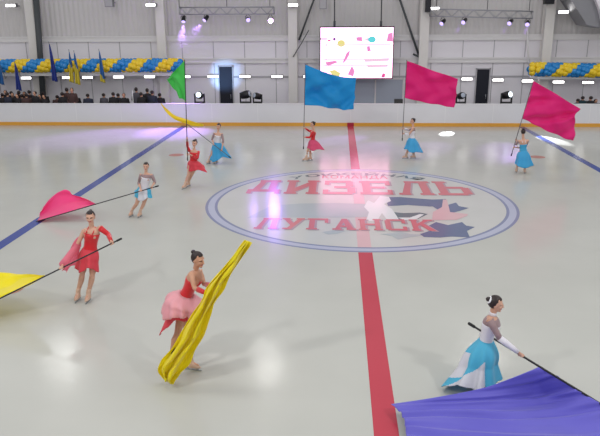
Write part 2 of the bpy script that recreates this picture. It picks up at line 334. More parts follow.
# doors and glazing
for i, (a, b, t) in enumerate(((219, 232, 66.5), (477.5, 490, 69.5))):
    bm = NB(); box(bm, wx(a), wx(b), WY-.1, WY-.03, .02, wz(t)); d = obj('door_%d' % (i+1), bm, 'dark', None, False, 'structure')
    bm = NB(); x0, x1, z1 = wx(a), wx(b), wz(t)
    box(bm, x0-.06, x0, WY-.12, WY, .02, z1+.06); box(bm, x1, x1+.06, WY-.12, WY, .02, z1+.06); box(bm, x0-.06, x1+.06, WY-.12, WY, z1, z1+.06)
    obj('door_frame', bm, 'seam', d, False)
    bm = NB(); tube(bm, [(x1-.12, WY-.13, 1.05), (x1-.12, WY-.13, 1.3)], .015); obj('door_handle', bm, 'alu', d)
bm = NB(); box(bm, wx(326), wx(404), WY-.09, WY-.05, .6, wz(79)); w1 = obj('window_1', bm, 'glass', None, False, 'structure')
bm = NB()
for px in (326, 351, 376, 404): x = wx(px); box(bm, x-.04, x+.04, WY-.14, WY-.05, .6, wz(78.5))
box(bm, wx(326), wx(404), WY-.14, WY-.05, wz(79.5), wz(78)); obj('window_frame', bm, 'beam', w1, False)
# ledge behind the barrier that the stage lamps stand on
bm = NB(); box(bm, wx(188, 16), wx(528, 16), 15.6, 16.6, .02, .86); obj('trim_7', bm, 'conc', None, False, 'structure')
# braces
def brace(k, pts, r, Y, m='strap'):
    bm = NB(); tube(bm, [at_y(px, py, Y) for px, py in pts], r, 8); obj('trim_%d' % k, bm, m, None, True, 'structure')
brace(19, [(35.5, -8), (43.5, 101)], .17, WY-.75, 'strap'); brace(20, [(316, -6), (299, 40)], .05, WY-.35); brace(21, [(398, -6), (419, 56)], .06, WY-.35); brace(22, [(293, 57), (301, 44), (309, 30)], .025, WY-.7)
brace(23, [(527, 14), (529, 76)], .045, WY-.35, 'beam'); brace(24, [(413, 54), (426, 60)], .05, WY-.4)
# ceiling and the sloped roof panel showing at the top right corner
bm = NB(); box(bm, -32, 32, 17.4, 17.6, 11, 11.3); box(bm, -32, 32, 16.9, 17.1, 11, 11.3); obj('ceiling', bm, 'ceil', None, False, 'structure')
bm = NB(); P = [(566, -8), (575, 6), (587, 25), (605, 28), (660, 22), (660, -8)]
f = [at_y(px, py, 16.2) for px, py in P]; g = [p + V((0, 1.6, 0)) for p in f]
rings(bm, [f, g]); obj('trim_8', bm, 'grey', None, False, 'structure')
bm = NB(); P = [(593, -8), (600, 10), (604, 27), (640, 27), (640, -8)]
f = [at_y(px, py, 15.9) for px, py in P]; g = [p + V((0, .3, 0)) for p in f]
rings(bm, [f, g]); obj('trim_9', bm, 'wall2', None, False, 'structure')

# ------------------------------------------------------------------ lamps, trusses, screen
ORD = ['first', 'second', 'third', 'fourth', 'fifth', 'sixth', 'seventh', 'eighth', 'ninth', 'tenth', 'eleventh', 'twelfth', 'thirteenth', 'fourteenth', 'fifteenth', 'sixteenth', 'seventeenth']
def fixture(name, label, cat, group, c, w, h, d, lampm):
    t = thing(name, label, cat, c, group)
    bm = NB(); box(bm, c.x-w/2-.03, c.x+w/2+.03, c.y, c.y+d, c.z-h/2-.03, c.z+h/2+.05, .012); obj('housing', bm, 'grey', t, False)
    bm = NB(); box(bm, c.x-w/2, c.x+w/2, c.y-.03, c.y+.01, c.z-h/2, c.z+h/2, .01); obj('lit_tube', bm, lampm, t, False)
    return t
row = [(26, 78), (67.5, 77.6), (87.5, 77.4), (118.5, 77), (149.5, 76.8), (185, 76.6), (213, 76.5), (245, 76.5), (277, 76.5), (309, 76.6), (436, 78), (467, 79), (498, 80), (527.5, 81), (558.5, 82), (588, 82.5)]
for i, (px, py) in enumerate(row):
    c = at_y(px, py, WY-.18)
    fixture('strip_light', '%s strip light from the left in the low row along the wall' % ORD[i], 'light', 'strip lights along the far wall', c, .58, .11, .12, 'lamp')
for i, (px, py) in enumerate(((10.5, 5.5), (150.5, 5), (293, 5), (434.5, 8.5), (563.5, 12))):
    c = at_y(px, py, WY-1.0); t = fixture('floodlight', '%s bright floodlight from the left near the top of the far wall' % ORD[i], 'light', 'floodlights high on the far wall', c, .5, .12, .3, 'lampflood')
    bm = NB(); box(bm, c.x-.03, c.x+.03, c.y+.28, WY, c.z-.03, c.z+.03); obj('bracket', bm, 'grey', t, False)
for (px, py, w, h, m, lb) in ((108.5, 2, .45, .5, 'grey', 'pale grey heater box high on the wall above the left garland'), (323, 3, .38, .6, 'grey', 'grey box hanging above the left edge of the screen'),
                       (428.5, 3, .28, .9, 'blackm', 'dark narrow speaker at the top of the column right of the screen'), (550, -1, .5, .5, 'black', 'black loudspeaker at the top of the rightmost column')):
    c = at_y(px, py, WY-1.05); t = thing('speaker_box', lb, 'box', c)
    bm = NB(); box(bm, c.x-w/2, c.x+w/2, c.y, c.y+.3, c.z-h/2, c.z+h/2, .02); obj('cabinet', bm, m, t, False)
    bm = NB(); box(bm, c.x-w*.42, c.x+w*.42, c.y-.015, c.y+.005, c.z-h*.44, c.z+h*.4); obj('grille', bm, 'blackm' if m != 'grey' else 'seam', t, False)
    bm = NB(); box(bm, c.x-.03, c.x+.03, c.y+.3, WY, c.z-.03, c.z+.03); obj('bracket', bm, 'grey', t, False)

def truss(label, p0, p1, Y, hang):
    A, B = at_y(*p0, Y), at_y(*p1, Y); B.z = B.z
    t = thing('lighting_truss', label, 'truss', (A+B)/2, 'lighting trusses')
    hh = .36
    bm = NB(); corners = [V((0, y, z)) for y in (-.15, .15) for z in (-hh/2, hh/2)]
    for c in corners: tube(bm, [A+c, B+c], .028, 8)
    n = 14
    for i in range(n):
        p, q = A.lerp(B, i/n), A.lerp(B, (i+1)/n)
        for y in (-.15, .15):
            s = hh/2 if i % 2 else -hh/2
            tube(bm, [p+V((0, y, -s)), q+V((0, y, s))], .012, 6)
        tube(bm, [p+V((0, -.15, hh/2)), p+V((0, .15, hh/2))], .012, 6); tube(bm, [p+V((0, -.15, -hh/2)), q+V((0, .15, -hh/2))], .012, 6)
    for e in (A, B): tube(bm, [e+corners[0], e+corners[1], e+corners[3], e+corners[2], e+corners[0]], .02, 6)
    obj('truss_frame', bm, 'alu', t)
    for px in hang:
        q = at_y(px, p0[1], Y); u = (q.x-A.x)/(B.x-A.x); q = A.lerp(B, u)
        bm = NB(); tube(bm, [q+V((0, 0, hh/2)), V((q.x, q.y, 11))], .018, 6); obj('hanging_cable', bm, 'strap', t)
    return A, B
TY = 17.5
A1, B1 = truss('grey lighting truss with four lamps hung high at the left of the screen', (180, 11), (274, 10.5), TY, (179.5, 227, 270))
A2, B2 = truss('grey lighting truss with four lamps hung high at the right of the screen', (430, 12.5), (532, 15), TY, (436, 487, 529))
def spot_lamp(px, py, aim, label, lm, r=.12):
    c = at_y(px, py, TY); t = thing('stage_lamp', label, 'lamp', c, 'stage lamps on the trusses')
    d = (aim-c).normalized(); u, v = basis(d)
    A, B = (A1, B1) if px < 300 else (A2, B2); top = A.lerp(B, (c.x-A.x)/(B.x-A.x)).z-.18
    bm = NB(); back = c - d*.2
    rings(bm, [ell(back-d*.06, u, v, r*.5, r*.5), ell(back, u, v, r*.8, r*.8), ell(c+d*.02, u, v, r, r), ell(c+d*.12, u, v, r*1.08, r*1.08)]); obj('lamp_body', bm, 'black', t)
    bm = NB(); blob(bm, c+d*.12, (u, v, d), (r*.95, r*.95, .03)); obj('lens', bm, lm, t)
    bm = NB(); tube(bm, [c-d*.1+u*r*1.15, c-d*.05+u*r*1.15+V((0, 0, .12)), V((c.x, c.y, top+.02)), c-d*.05-u*r*1.15+V((0, 0, .12)), c-d*.1-u*r*1.15], .014, 6); obj('yoke', bm, 'blackm', t)
    return c, d
SP = []
SP.append(spot_lamp(183.5, 20, ice(176, 131), 'stage lamp with a violet beam at the left end of the left truss', 'violet'))
SP.append(spot_lamp(205.5, 19, ice(105, 136), 'unlit-looking stage lamp second from the left on the left truss', 'violet'))
SP.append(spot_lamp(248, 19.5, ice(300, 200), 'stage lamp beside the brightest violet lamp on the left truss', 'violet'))
SP.append(spot_lamp(270.5, 20.5, V((1.2, -14, 1.5)), 'brightest violet stage lamp at the right end of the left truss', 'violet2', .12))
SP.append(spot_lamp(442.5, 22.5, ice(340, 140), 'stage lamp with a violet beam at the left end of the right truss', 'violet'))
SP.append(spot_lamp(464, 21.5, ice(360, 150), 'stage lamp second from the left on the right truss', 'violet'))
SP.append(spot_lamp(510, 22.5, ice(420, 150), 'stage lamp third from the left on the right truss', 'violet'))
SP.append(spot_lamp(527.5, 23.5, ice(500, 150), 'stage lamp at the right end of the right truss', 'violet'))

# big screen
SY = 17.0
s00, s11 = at_y(320.5, 78, SY), at_y(393.5, 27.3, SY)
x0, x1, z0, z1 = s00.x, s11.x, s00.z, s11.z
scr = thing('led_screen', 'large bright screen showing a white and pink picture, hung on the far wall', 'screen', ((x0+x1)/2, SY, z0))
bm = NB(); box(bm, x0-.05, x1+.05, SY, SY+.25, z0-.06, z1+.06, .015); obj('screen_frame', bm, 'blackm', scr, False)
bm = NB(); box(bm, x0, x1, SY-.02, SY+.01, z0, z1); obj('display', bm, 'screenw', scr, False)
bm = NB(); mats = ['sc_pink', 'sc_pale', 'sc_yel', 'sc_cyan', 'sc_red', 'sc_dark']
def S(u, v): return V((x0+(x1-x0)*u, SY-.024, z1-(z1-z0)*v))
def disc(u, v, r, ry, mi): poly(bm, [S(u+r*math.cos(2*PI*i/24), v+ry*math.sin(2*PI*i/24)) for i in range(24)], mi)
def quad(p, mi): poly(bm, [S(*q) for q in p], mi)
disc(.285, .31, .055, .07, 2); disc(.71, .235, .055, .065, 3); quad([(.93, .12), (.99, .1), (1, .28), (.91, .27)], 0); disc(.19, .225, .02, .03, 5)
quad([(.49, .19), (.57, .18), (.58, .27), (.5, .26)], 0); quad([(.1, .24), (.14, .23), (.14, .26), (.1, .27)], 4); quad([(.6, .23), (.66, .2), (.66, .27)], 1)
quad([(.3, .72), (.36, .5), (.41, .44), (.4, .54), (.35, .66)], 0); quad([(.64, .37), (.68, .36), (.7, .46), (.65, .47)], 0)
quad([(.07, .68), (.2, .65), (.25, .68), (.1, .76)], 0); quad([(.12, .86), (.2, .83), (.28, .9), (.26, 1.0), (.16, .93)], 2); quad([(.38, .93), (.44, .75), (.48, .86), (.46, .97)], 0); quad([(.85, .99), (.87, .9), (.91, .92), (.9, .99)], 4)
for v in (.33, .62, .74): quad([(.03, v), (.97, v-.01), (.97, v+.012), (.03, v+.02)], 1)
quad([(.07, .3), (.085, .3), (.085, .9), (.07, .9)], 1); quad([(.6, .62), (.95, .6), (.95, .66), (.62, .68)], 1); quad([(.64, .74), (.95, .73), (.93, .78), (.66, .79)], 1); quad([(.0, .2), (.09, .2), (.09, .24), (.0, .24)], 1)
obj('picture', bm, mats, scr, False)
for px in (334.5, 381):
    q = at_y(px, 27, SY+.1); bm = NB(); tube(bm, [q+V((0, 0, -.05)), V((q.x-.03, q.y, 11))], .03, 8); tube(bm, [q, q+V((0, 0, .3))], .06, 8); obj('hanging_cable', bm, 'strap', scr)

# moving-head lamps behind the barrier
def moving_head(px, label, lit=False, s=1.0, yaw=0):
    s *= 1.3
    c = at_y(px, 97, 16.0); c.z = .86; t = thing('moving_head_light', label, 'lamp', c, 'moving-head lamps behind the barrier')
    bm = NB(); box(bm, c.x-.2*s, c.x+.2*s, c.y-.18, c.y+.18, .86, 1.12*1, .03); obj('base', bm, 'black', t, False)
    bm = NB()
    for sx in (-1, 1): box(bm, c.x+sx*.19*s-.035, c.x+sx*.19*s+.035, c.y-.07, c.y+.07, 1.1, 1.1+.36*s, .02)
    box(bm, c.x-.19*s, c.x+.19*s, c.y-.07, c.y+.07, 1.1, 1.15, .01); obj('yoke', bm, 'black', t, False)
    h = V((c.x, c.y, 1.12+.27*s)); d = V((math.sin(yaw), -math.cos(yaw), .25)).normalized(); u, v = basis(d)
    bm = NB(); rings(bm, [ell(h-d*.2*s, u, v, .06*s, .06*s), ell(h-d*.16*s, u, v, .13*s, .13*s), ell(h+d*.08*s, u, v, .15*s, .15*s), ell(h+d*.19*s, u, v, .12*s, .12*s)]); obj('head', bm, 'black', t)
    bm = NB(); blob(bm, h+d*.19*s, (u, v, d), (.105*s, .105*s, .02)); obj('lens', bm, 'beamlamp' if lit else 'glass', t)
moving_head(199.5, 'moving-head lamp with a glowing lens, just left of the left dark doorway', True)
moving_head(245.5, 'tall black moving-head lamp right of the left dark doorway', False, 1.1, 1.2)
moving_head(257.5, 'smaller black moving-head lamp farther right of the left dark doorway', False, .9, -.8)
moving_head(461, 'black moving-head lamp by the tip of the middle pink flag', False, .95, .3)
moving_head(506.5, 'black moving-head lamp with a pale lens right of the right dark doorway', True, 1.05, .6)
c = at_y(398.5, 102, 16.0); t = thing('floor_monitor', 'small low black box on the ledge beside the pole of the middle pink flag', 'box', V((c.x, c.y, .86)))
bm = NB(); rings(bm, [[V((c.x+sx*.22, c.y-.15, .86)), V((c.x+sx*.22, c.y+.15, .86)), V((c.x+sx*.22, c.y+.15, 1.28)), V((c.x+sx*.22, c.y-.02, 1.28))] for sx in (-1, 1)]); obj('cabinet', bm, 'black', t, False)
bm = NB(); box(bm, c.x-.18, c.x+.18, c.y+.15, c.y+.16, .92, 1.2); obj('back_plate', bm, 'blackm', t, False)

# ------------------------------------------------------------------ balloon garlands
def balloon_me(m):
    bm = NB(); rr = []
    prof = [(-.2, .012), (-.185, .022), (-.17, .01), (-.15, .05), (-.1, .11), (-.03, .158), (.05, .172), (.11, .15), (.155, .1), (.175, .04)]
    rings(bm, [[V((r*math.cos(2*PI*i/14), r*math.sin(2*PI*i/14), z)) for i in range(14)] for z, r in prof])
    me = bpy.data.meshes.new('balloon'); bmesh.ops.recalc_face_normals(bm, faces=bm.faces[:]); bm.to_mesh(me); bm.free(); me.materials.append(M[m])
    for p in me.polygons: p.use_smooth = True
    return me
BM_ = [balloon_me('bblue'), balloon_me('byel')]
def garland(label, pxa, pxb, pya, pyb, Y, phase):
    A, B = at_y(pxa, pya, Y), at_y(pxb, pyb, Y)
    t = thing('balloon_garland', label, 'balloons', A, 'balloon garlands')
    bm = NB(); tube(bm, [A, B], .02, 6); obj('cord', bm, 'strap', t)
    n = int((B-A).length/.205); items = []
    for i in range(n+1):
        c = A.lerp(B, i/n)
        for k in range(6):
            a = i*.8 + k*PI/3 + phase
            d = V((random.uniform(-.25, .25), -math.cos(a), math.sin(a))).normalized()
            items.append((c + d*.205, d, 0 if k < 3 else 1))
    items.sort(key=lambda q: (-(1 if 0 < pix(q[0]).x < 600 else 0), q[0].y))
    rest = NB()
    for j, (p, d, k) in enumerate(items):
        q = d.to_track_quat('Z', 'Y')
        if j < 100:
            o = bpy.data.objects.new('balloon', BM_[k]); COL.objects.link(o); o.parent = t; o.location = p-A; o.rotation_mode = 'QUATERNION'; o.rotation_quaternion = q
            tag(o, ('blue', 'yellow')[k] + ' balloon')
        else:
            tmp = BM_[k].copy(); tmp.transform(Matrix.Translation(p) @ q.to_matrix().to_4x4())
            nf = len(rest.faces); rest.from_mesh(tmp); rest.faces.ensure_lookup_table()
            for f in rest.faces[nf:]: f.material_index = k
            bpy.data.meshes.remove(tmp)
    if len(rest.faces): obj('balloon_cluster', rest, ['bblue', 'byel'], t, True)['kind'] = 'stuff'
    else: rest.free()
garland('long blue and yellow balloon garland along the canopy over the left spectators', -14, 181, 66, 65, 16.9, 1.2)
garland('shorter blue and yellow balloon garland along the canopy at the right end of the wall', 532, 614, 69, 71, 16.9, 2.2)

# ------------------------------------------------------------------ cloth
def cloth_bm(ctrl, nu, nv, amp=.03, waves=5, seed=0, diag=.6, thick=.004, pin=True, rag=0):
    """smooth sheet through a grid of control points, with soft folds; rows run away from the pole"""
    rnd = random.Random(seed); ph = [rnd.uniform(0, 6.3) for _ in range(6)]
    cols = [crv(r, nv) for r in ctrl]
    G = [crv([c[j] for c in cols], nu) for j in range(nv+1)]      # G[j][i]
    bm = NB(); P = [[None]*(nu+1) for _ in range(nv+1)]
    for j in range(nv+1):
        for i in range(nu+1):
            a = G[j][min(i+1, nu)]-G[j][max(i-1, 0)]; b = G[min(j+1, nv)][i]-G[max(j-1, 0)][i]; n = a.cross(b)
            n = n.normalized() if n.length > 1e-9 else V((0, -1, 0))
            u, v = i/nu, j/nv; k = (min(1, u*3) if pin else 1)
            w = math.sin(2*PI*(waves*(v*.5+u*diag))+ph[0]) * .6 + math.sin(2*PI*(waves*1.9*(v*.45+u*diag*.8))+ph[1]+2*u) * .3 + math.sin(2*PI*(1.3*u-1.1*v)+ph[2]) * .5
            P[j][i] = bm.verts.new(G[j][i] + n*(amp*k*w))
    for j in range(nv):
        for i in range(nu): bm.faces.new((P[j][i], P[j][i+1], P[j+1][i+1], P[j+1][i]))
    bmesh.ops.recalc_face_normals(bm, faces=bm.faces[:])
    thicken(bm, thick)
    return bm
class Pole:
    def __init__(s, a, b): s.a, s.b = a, b; s.d = (b-a).normalized()
    def at(s, px, py):                        # point of the pole nearest a pixel
        best = min(range(601), key=lambda i: (pix(s.a.lerp(s.b, i/600))-V((px, py))).length); return s.a.lerp(s.b, best/600)
def flag(label, pole, base, bmc, m, pm='pole', r=.013, group='flags carried by the skaters'):
    t = thing('silk_flag', label, 'flag', pole.a, group)
    bm = NB(); tube(bm, [pole.a, pole.b], r, 10, round_ends=True); p = obj('pole', bm, pm, t)
    bm = NB(); tube(bm, [pole.a-pole.d*.01, pole.a+pole.d*.07], r*1.5, 10, round_ends=True); sub('end_cap', bm, 'grip', p)
    obj('cloth', bmc, m, t); return t

# ------------------------------------------------------------------ people
def remeshed(bm, vox, smooth=2):
    me = bpy.data.meshes.new('body'); bmesh.ops.recalc_face_normals(bm, faces=bm.faces[:]); bm.to_mesh(me); bm.free()
    o = bpy.data.objects.new('body', me); COL.objects.link(o)
    r = o.modifiers.new('r', 'REMESH'); r.mode = 'VOXEL'; r.voxel_size = vox; r.use_smooth_shade = True
    if smooth: s = o.modifiers.new('s', 'SMOOTH'); s.iterations = smooth; s.factor = .5
    bpy.context.view_layer.update()
    out = bpy.data.meshes.new_from_object(o.evaluated_get(bpy.context.evaluated_depsgraph_get()))
    bpy.data.objects.remove(o); bpy.data.meshes.remove(me); return out
def lerp(a, b, t): return a+(b-a)*t
def hand(bm, wrist, grip, pd, s, thumb_sign=1):
    """palm and five fingers closed round a pole of direction pd at grip"""
    n = wrist-grip; n = n - pd*n.dot(pd)
    n = n.normalized() if n.length > 1e-4 else basis(pd)[0]
    t = pd.cross(n).normalized()*thumb_sign; R = .013+.0075*s
    palm = grip + n*(R+.006)
    blob(bm, palm, (pd, t, n), (.038*s, .03*s, .014*s), 12, 8)
    tube(bm, [wrist, wrist.lerp(palm, .6), palm], [.021*s, .021*s, .018*s], 10, round_ends=True)
    for k, (o, L) in enumerate(((-.03, .85), (-.01, 1), (.01, .95), (.03, .8))):
        c = grip + pd*(o*s); pts = []
        for q in range(6):
            a = .5 + q*.62*L; pts.append(c + n*(R*math.cos(a)) + t*(R*math.sin(a)))
        tube(bm, [palm+pd*(o*s)*.9] + pts, [.009*s]*4+[.0083*s, .008*s, .0065*s], 8, round_ends=True)
    c = grip - pd*(.04*s); pts = [palm - pd*.02*s - t*.012*s]
    for q in range(4): a = -.7 - q*.5; pts.append(c + pd*(.006*q) + n*(R*math.cos(a)) + t*(R*math.sin(a)))
    tube(bm, pts, [.012*s, .011*s, .0105*s, .01*s, .008*s], 8, round_ends=True)
def open_hand(bm, wrist, d, s, side):
    d = d.normalized(); u, v = basis(d, side)
    blob(bm, wrist+d*.05*s, (d, u, v), (.045*s, .032*s, .014*s), 12, 8); tube(bm, [wrist-d*.02, wrist+d*.03*s], .021*s, 10, round_ends=True)
    for o, L in ((-.026, .85), (-.009, 1), (.009, .95), (.026, .78)):
        b = wrist+d*.08*s+u*(o*s); tube(bm, [b, b+d*.03*L*s+v*.004, b+d*.055*L*s+v*.014, b+d*.07*L*s+v*.028], [.0092*s, .009*s, .0085*s, .007*s], 8, round_ends=True)
    b = wrist+d*.03*s+u*(.028*s); tube(bm, [b, b+d*.025*s+u*.02*s, b+d*.05*s+u*.03*s+v*.01], [.012*s, .0105*s, .008*s], 8, round_ends=True)

class Skater:
    """joints as world points; build() makes body, hair, dress, skates"""
    def __init__(s, J, face, h): s.J, s.face, s.h = J, face.normalized(), h
    def spine(s):
        J = s.J; hl, hr, sl, sr = J['hipL'], J['hipR'], J['shL'], J['shR']
        pel = (hl+hr)/2; sh = (sl+sr)/2; k = s.h/1.6
        lat0 = (hr-hl).normalized(); lat1 = (sr-sl).normalized(); nb = sh+(J['neck']-sh)*.2
        P = crv([pel-(sh-pel).normalized()*.06*k, pel, pel.lerp(sh, .38)+J.get('arch', V((0, 0, 0))), pel.lerp(sh, .72)+J.get('arch', V((0, 0, 0)))*.6, sh, sh.lerp(J['neck'], .55)], 20)
        prof = [(0, .10, .075), (.09, .142, .105), (.2, .152, .112), (.3, .13, .095), (.4, .108, .08), (.5, .112, .082), (.62, .13, .098), (.72, .137, .102), (.8, .15, .082), (.87, .112, .064), (1, .05, .048)]
        out = []
        for i, p in enumerate(P):
            u = i/20
            for a, b in zip(prof, prof[1:]):
                if a[0] <= u <= b[0]: w = (u-a[0])/(b[0]-a[0]); A = lerp(a[1], b[1], w); B = lerp(a[2], b[2], w); break
            d = (P[min(i+1, 20)]-P[max(i-1, 0)]).normalized(); lat = lat0.lerp(lat1, u); lat = (lat-d*lat.dot(d)).normalized(); dep = d.cross(lat).normalized()
            if dep.dot(s.front(u)) < 0: dep = -dep
            out.append((p, lat, dep, A*k, B*k, d))
        return out
    def front(s, u=0):
        J = s.J; lat = (J['shR']-J['shL']).normalized(); f = V((0, 0, 1)).cross(lat)        # shR is the person's right: front = up x right ... sign below
        return -f if s.J.get('flip') else f
    def build(s, root, skin='skin', skate='skate', vox=.0075):
        J, k = s.J, s.h/1.6; bm = NB(); sp = s.spine()
        rings(bm, [ell(p, l, d, a, b, 20) for p, l, d, a, b, _ in sp])
        ch = sp[13]; fr = ch[2]                          # bust
        for q in (-1, 1): blob(bm, ch[0]+ch[1]*(q*.062*k)+fr*.062*k, (ch[1], fr, ch[5]), (.055*k, .05*k, .055*k), 12, 8)
        pv = sp[4]
        for q in (-1, 1): blob(bm, pv[0]+pv[1]*(q*.068*k)-pv[2]*.05*k-pv[5]*.03*k, (pv[1], pv[2], pv[5]), (.07*k, .058*k, .075*k), 12, 8)
        hc, f = J['head'], s.face; upv = (hc-J['neck']).normalized()*.6+V((0, 0, .6)); upv = (upv-f*upv.dot(f)).normalized(); rt = f.cross(upv).normalized()
        s.hf = (hc, rt, f, upv, k)
        tube(bm, [sp[19][0], J['neck'], hc-upv*.05*k-f*.01*k], [.05*k, .045*k, .044*k], 14)
        q = lambda x, y, z: hc+rt*(x*k)+f*(y*k)+upv*(z*k)
        blob(bm, q(0, -.012, .018), (rt, f, upv), (.073*k, .09*k, .093*k), 20, 14)
        blob(bm, q(0, .018, -.035), (rt, f, upv), (.056*k, .066*k, .078*k), 16, 12)
        blob(bm, q(0, .062, -.092), (rt, f, upv), (.026*k, .024*k, .022*k), 10, 8)
        tube(bm, [q(0, .078, .015), q(0, .094, -.012), q(0, .104, -.03), q(0, .086, -.04)], [.009*k, .012*k, .0155*k, .01*k], 10, round_ends=True)
        for e in (-1, 1):
            blob(bm, q(e*.074, -.012, -.01), (rt*.5+f*.2*e, f, upv), (.012*k, .02*k, .031*k), 10, 8)
            blob(bm, q(e*.034, .056, -.03), (rt, f, upv), (.025*k, .022*k, .024*k), 10, 8)
            tube(bm, [q(e*.012, .074, .022), q(e*.034, .075, .027), q(e*.056, .058, .02)], .009*k, 8, round_ends=True)
        blob(bm, q(0, .084, -.058), (rt, f, upv), (.022*k, .009*k, .011*k), 10, 8)
        for S_ in 'LR':
            sh, el, wr = J['sh'+S_], J['el'+S_], J['wr'+S_]
            tube(bm, [lerp(sh, ch[0], .3), sh, sh.lerp(el, .35), sh.lerp(el, .75), el, el.lerp(wr, .3), el.lerp(wr, .7), wr], [x*k for x in (.05, .051, .041, .036, .033, .035, .027, .021)], 14, round_ends=True)
            if J.get('grip'+S_): g, pd = J['grip'+S_]; hand(bm, wr, g, pd, k, 1 if S_ == 'L' else -1)
            else: open_hand(bm, wr, wr-el, k, s.face)
            hp, kn, an = J['hip'+S_], J['kn'+S_], J['an'+S_]; bk = -s.front()*.018*k
            tube(bm, [hp+(hp-kn).normalized()*.03, hp, hp.lerp(kn, .35), hp.lerp(kn, .75), kn, kn.lerp(an, .28)+bk, kn.lerp(an, .62)+bk*.5, an], [x*k for x in (.075, .084, .078, .061, .051, .053, .042, .034)], 16, round_ends=True)
            td = J['to'+S_]-an; td = V((td.x, td.y, 0)); td = td.normalized() if td.length > .01 else s.front()
            J['td'+S_] = td; tube(bm, [an, an+td*.03*k-V((0, 0, .05*k)), an+td*.12*k-V((0, 0, .07*k))], [.034*k, .034*k, .024*k], 12, round_ends=True)
        me = remeshed(bm, vox)
        body = obj_me('body', me, [skin, 'lips', 'eye'], root)
        B0 = BASE[root.name]
        L = q(0, .09, -.058)-B0; E = [q(e*.032, .078, .006)-B0 for e in (-1, 1)]
        for p in me.polygons:
            c = p.center; w = c-L
            if abs(w.dot(rt)) < .024*k and abs(w.dot(upv)) < .009*k and abs(w.dot(f)) < .02*k: p.material_index = 1
            for e in E:
                w = c-e
                if abs(w.dot(rt)) < .016*k and abs(w.dot(upv)) < .008*k and abs(w.dot(f)) < .03*k: p.material_index = 2
        for S_ in 'LR': s.skate(root, S_, skate)
        return body
    def skate(s, root, S_, m):
        J, k = s.J, s.h/1.6; an, td = J['an'+S_], J['td'+S_]; sd = V((0, 0, 1)).cross(td); z = V((0, 0, 1)); lift = J.get('lift'+S_, 0)
        sole = an - z*(.095*k); bm = NB(); sh = (J['kn'+S_]-an).normalized()
        rr = [ell(an+sh*.10*k, td, sd, .05*k, .044*k, 14), ell(an+sh*.03*k, td, sd, .05*k, .042*k, 14), ell(an+td*.005*k-z*.03*k, td, sd, .058*k, .042*k, 14),
              ell(an+td*.035*k-z*.06*k, td, sd, .10*k, .043*k, 14), ell(sole+td*.045*k, td, sd, .125*k, .042*k, 14), ell(sole+td*.045*k-z*.012, td, sd, .118*k, .036*k, 14)]
        rings(bm, rr); b = obj('ice_skate', bm, m, root)
        bm = NB(); bt = sole-z*.012
        for o in (-.045, .11): rings(bm, [ell(bt+td*(o*k), td, sd, .03*k, .012*k, 8), ell(bt+td*(o*k)-z*.03*k, td, sd, .02*k, .004*k, 8)])
        q0 = bt-z*.028*k; pts = [q0+td*(-.1*k), q0+td*(.165*k), q0+td*(.185*k)-z*.008, q0+td*(.165*k)-z*.026*k, q0+td*(-.09*k)-z*.026*k]
        rings(bm, [[p+sd*.003 for p in pts], [p-sd*.003 for p in pts]]); sub('blade', bm, 'steel', b, False)
    def hair(s, root, bun=(0, -.1, .075), br=.036, band=None):
        hc, rt, f, upv, k = s.hf; q = lambda x, y, z: hc+rt*(x*k)+f*(y*k)+upv*(z*k); bm = NB()
        c = q(0, -.014, .02); rr = []
        for j in range(1, 13):
            t = PI*j/13; z = -math.cos(t); w = math.sin(t); ring_ = []
            for i in range(24):
                a = 2*PI*i/24; x, y = w*math.cos(a), w*math.sin(a)
                g = 1.0
                face = y > .25 and z < .42+.25*abs(x) or (y > -.1 and z < -.25)
                if face or z < -.75: g = .78
                ring_.append(c+rt*(.081*k*x*g)+f*(.097*k*y*g)+upv*(.099*k*z*g))
            rr.append(ring_)
        rings(bm, rr); h = obj('hair', bm, 'hair', root)
        bm = NB(); b = q(*bun); blob(bm, b, (rt, f, upv), (br*k, br*k, br*.9*k), 14, 10); tube(bm, [c.lerp(b, .6), b], [br*.8*k, br*.7*k], 10); sub('bun', bm, 'hair', h)
        if band:
            d = (b-c).normalized(); u, v = basis(d); p = b-d*br*.55*k; bm = NB()
            pts = [p+u*(br*1.02*k*math.cos(2*PI*i/20))+v*(br*1.02*k*math.sin(2*PI*i/20)) for i in range(21)]; tube(bm, pts, .017*k, 8); tag(sub('hair_band', bm, band, h), 'white band around the bun')
    def bodice(s, root, m, lo=3, hi=14, grow=.008, name='bodice', cap=False):
        bm = NB(); sp = s.spine()[lo:hi+1]; k = s.h/1.6; rr = []
        for i, (p, l, d, a, b, _) in enumerate(sp):
            r = []
            for j in range(24):
                t = 2*PI*j/24; w = max(0, math.sin(t)); bust = .035*k*w*math.exp(-((i+lo-13)/2.2)**2)*(.75+.25*abs(math.cos(t))) ; seat = .03*k*max(0, -math.sin(t))*math.exp(-((i+lo-3.5)/2)**2)
                r.append(p + l*((a+grow)*math.cos(t)) + d*((b+grow+bust+seat)*math.sin(t)))
            rr.append(r)
        rings(bm, rr, True); return obj(name, bm, m, root)
    def straps(s, root, m):
        sp = s.spine(); k = s.h/1.6; bm = NB(); p = sp[14]; t = sp[17]
        for e in (-1, 1):
            tube(bm, [p[0]+p[1]*(e*.06*k)+p[2]*(p[4]+.03*k), t[0]+t[1]*(e*.06*k)+t[2]*.045*k, t[0]+t[1]*(e*.062*k)+t[5]*.03*k, t[0]+t[1]*(e*.06*k)-t[2]*.05*k, p[0]+p[1]*(e*.05*k)-p[2]*(p[4]+.006)], .01*k, 8)
        obj('strap', bm, m, root)
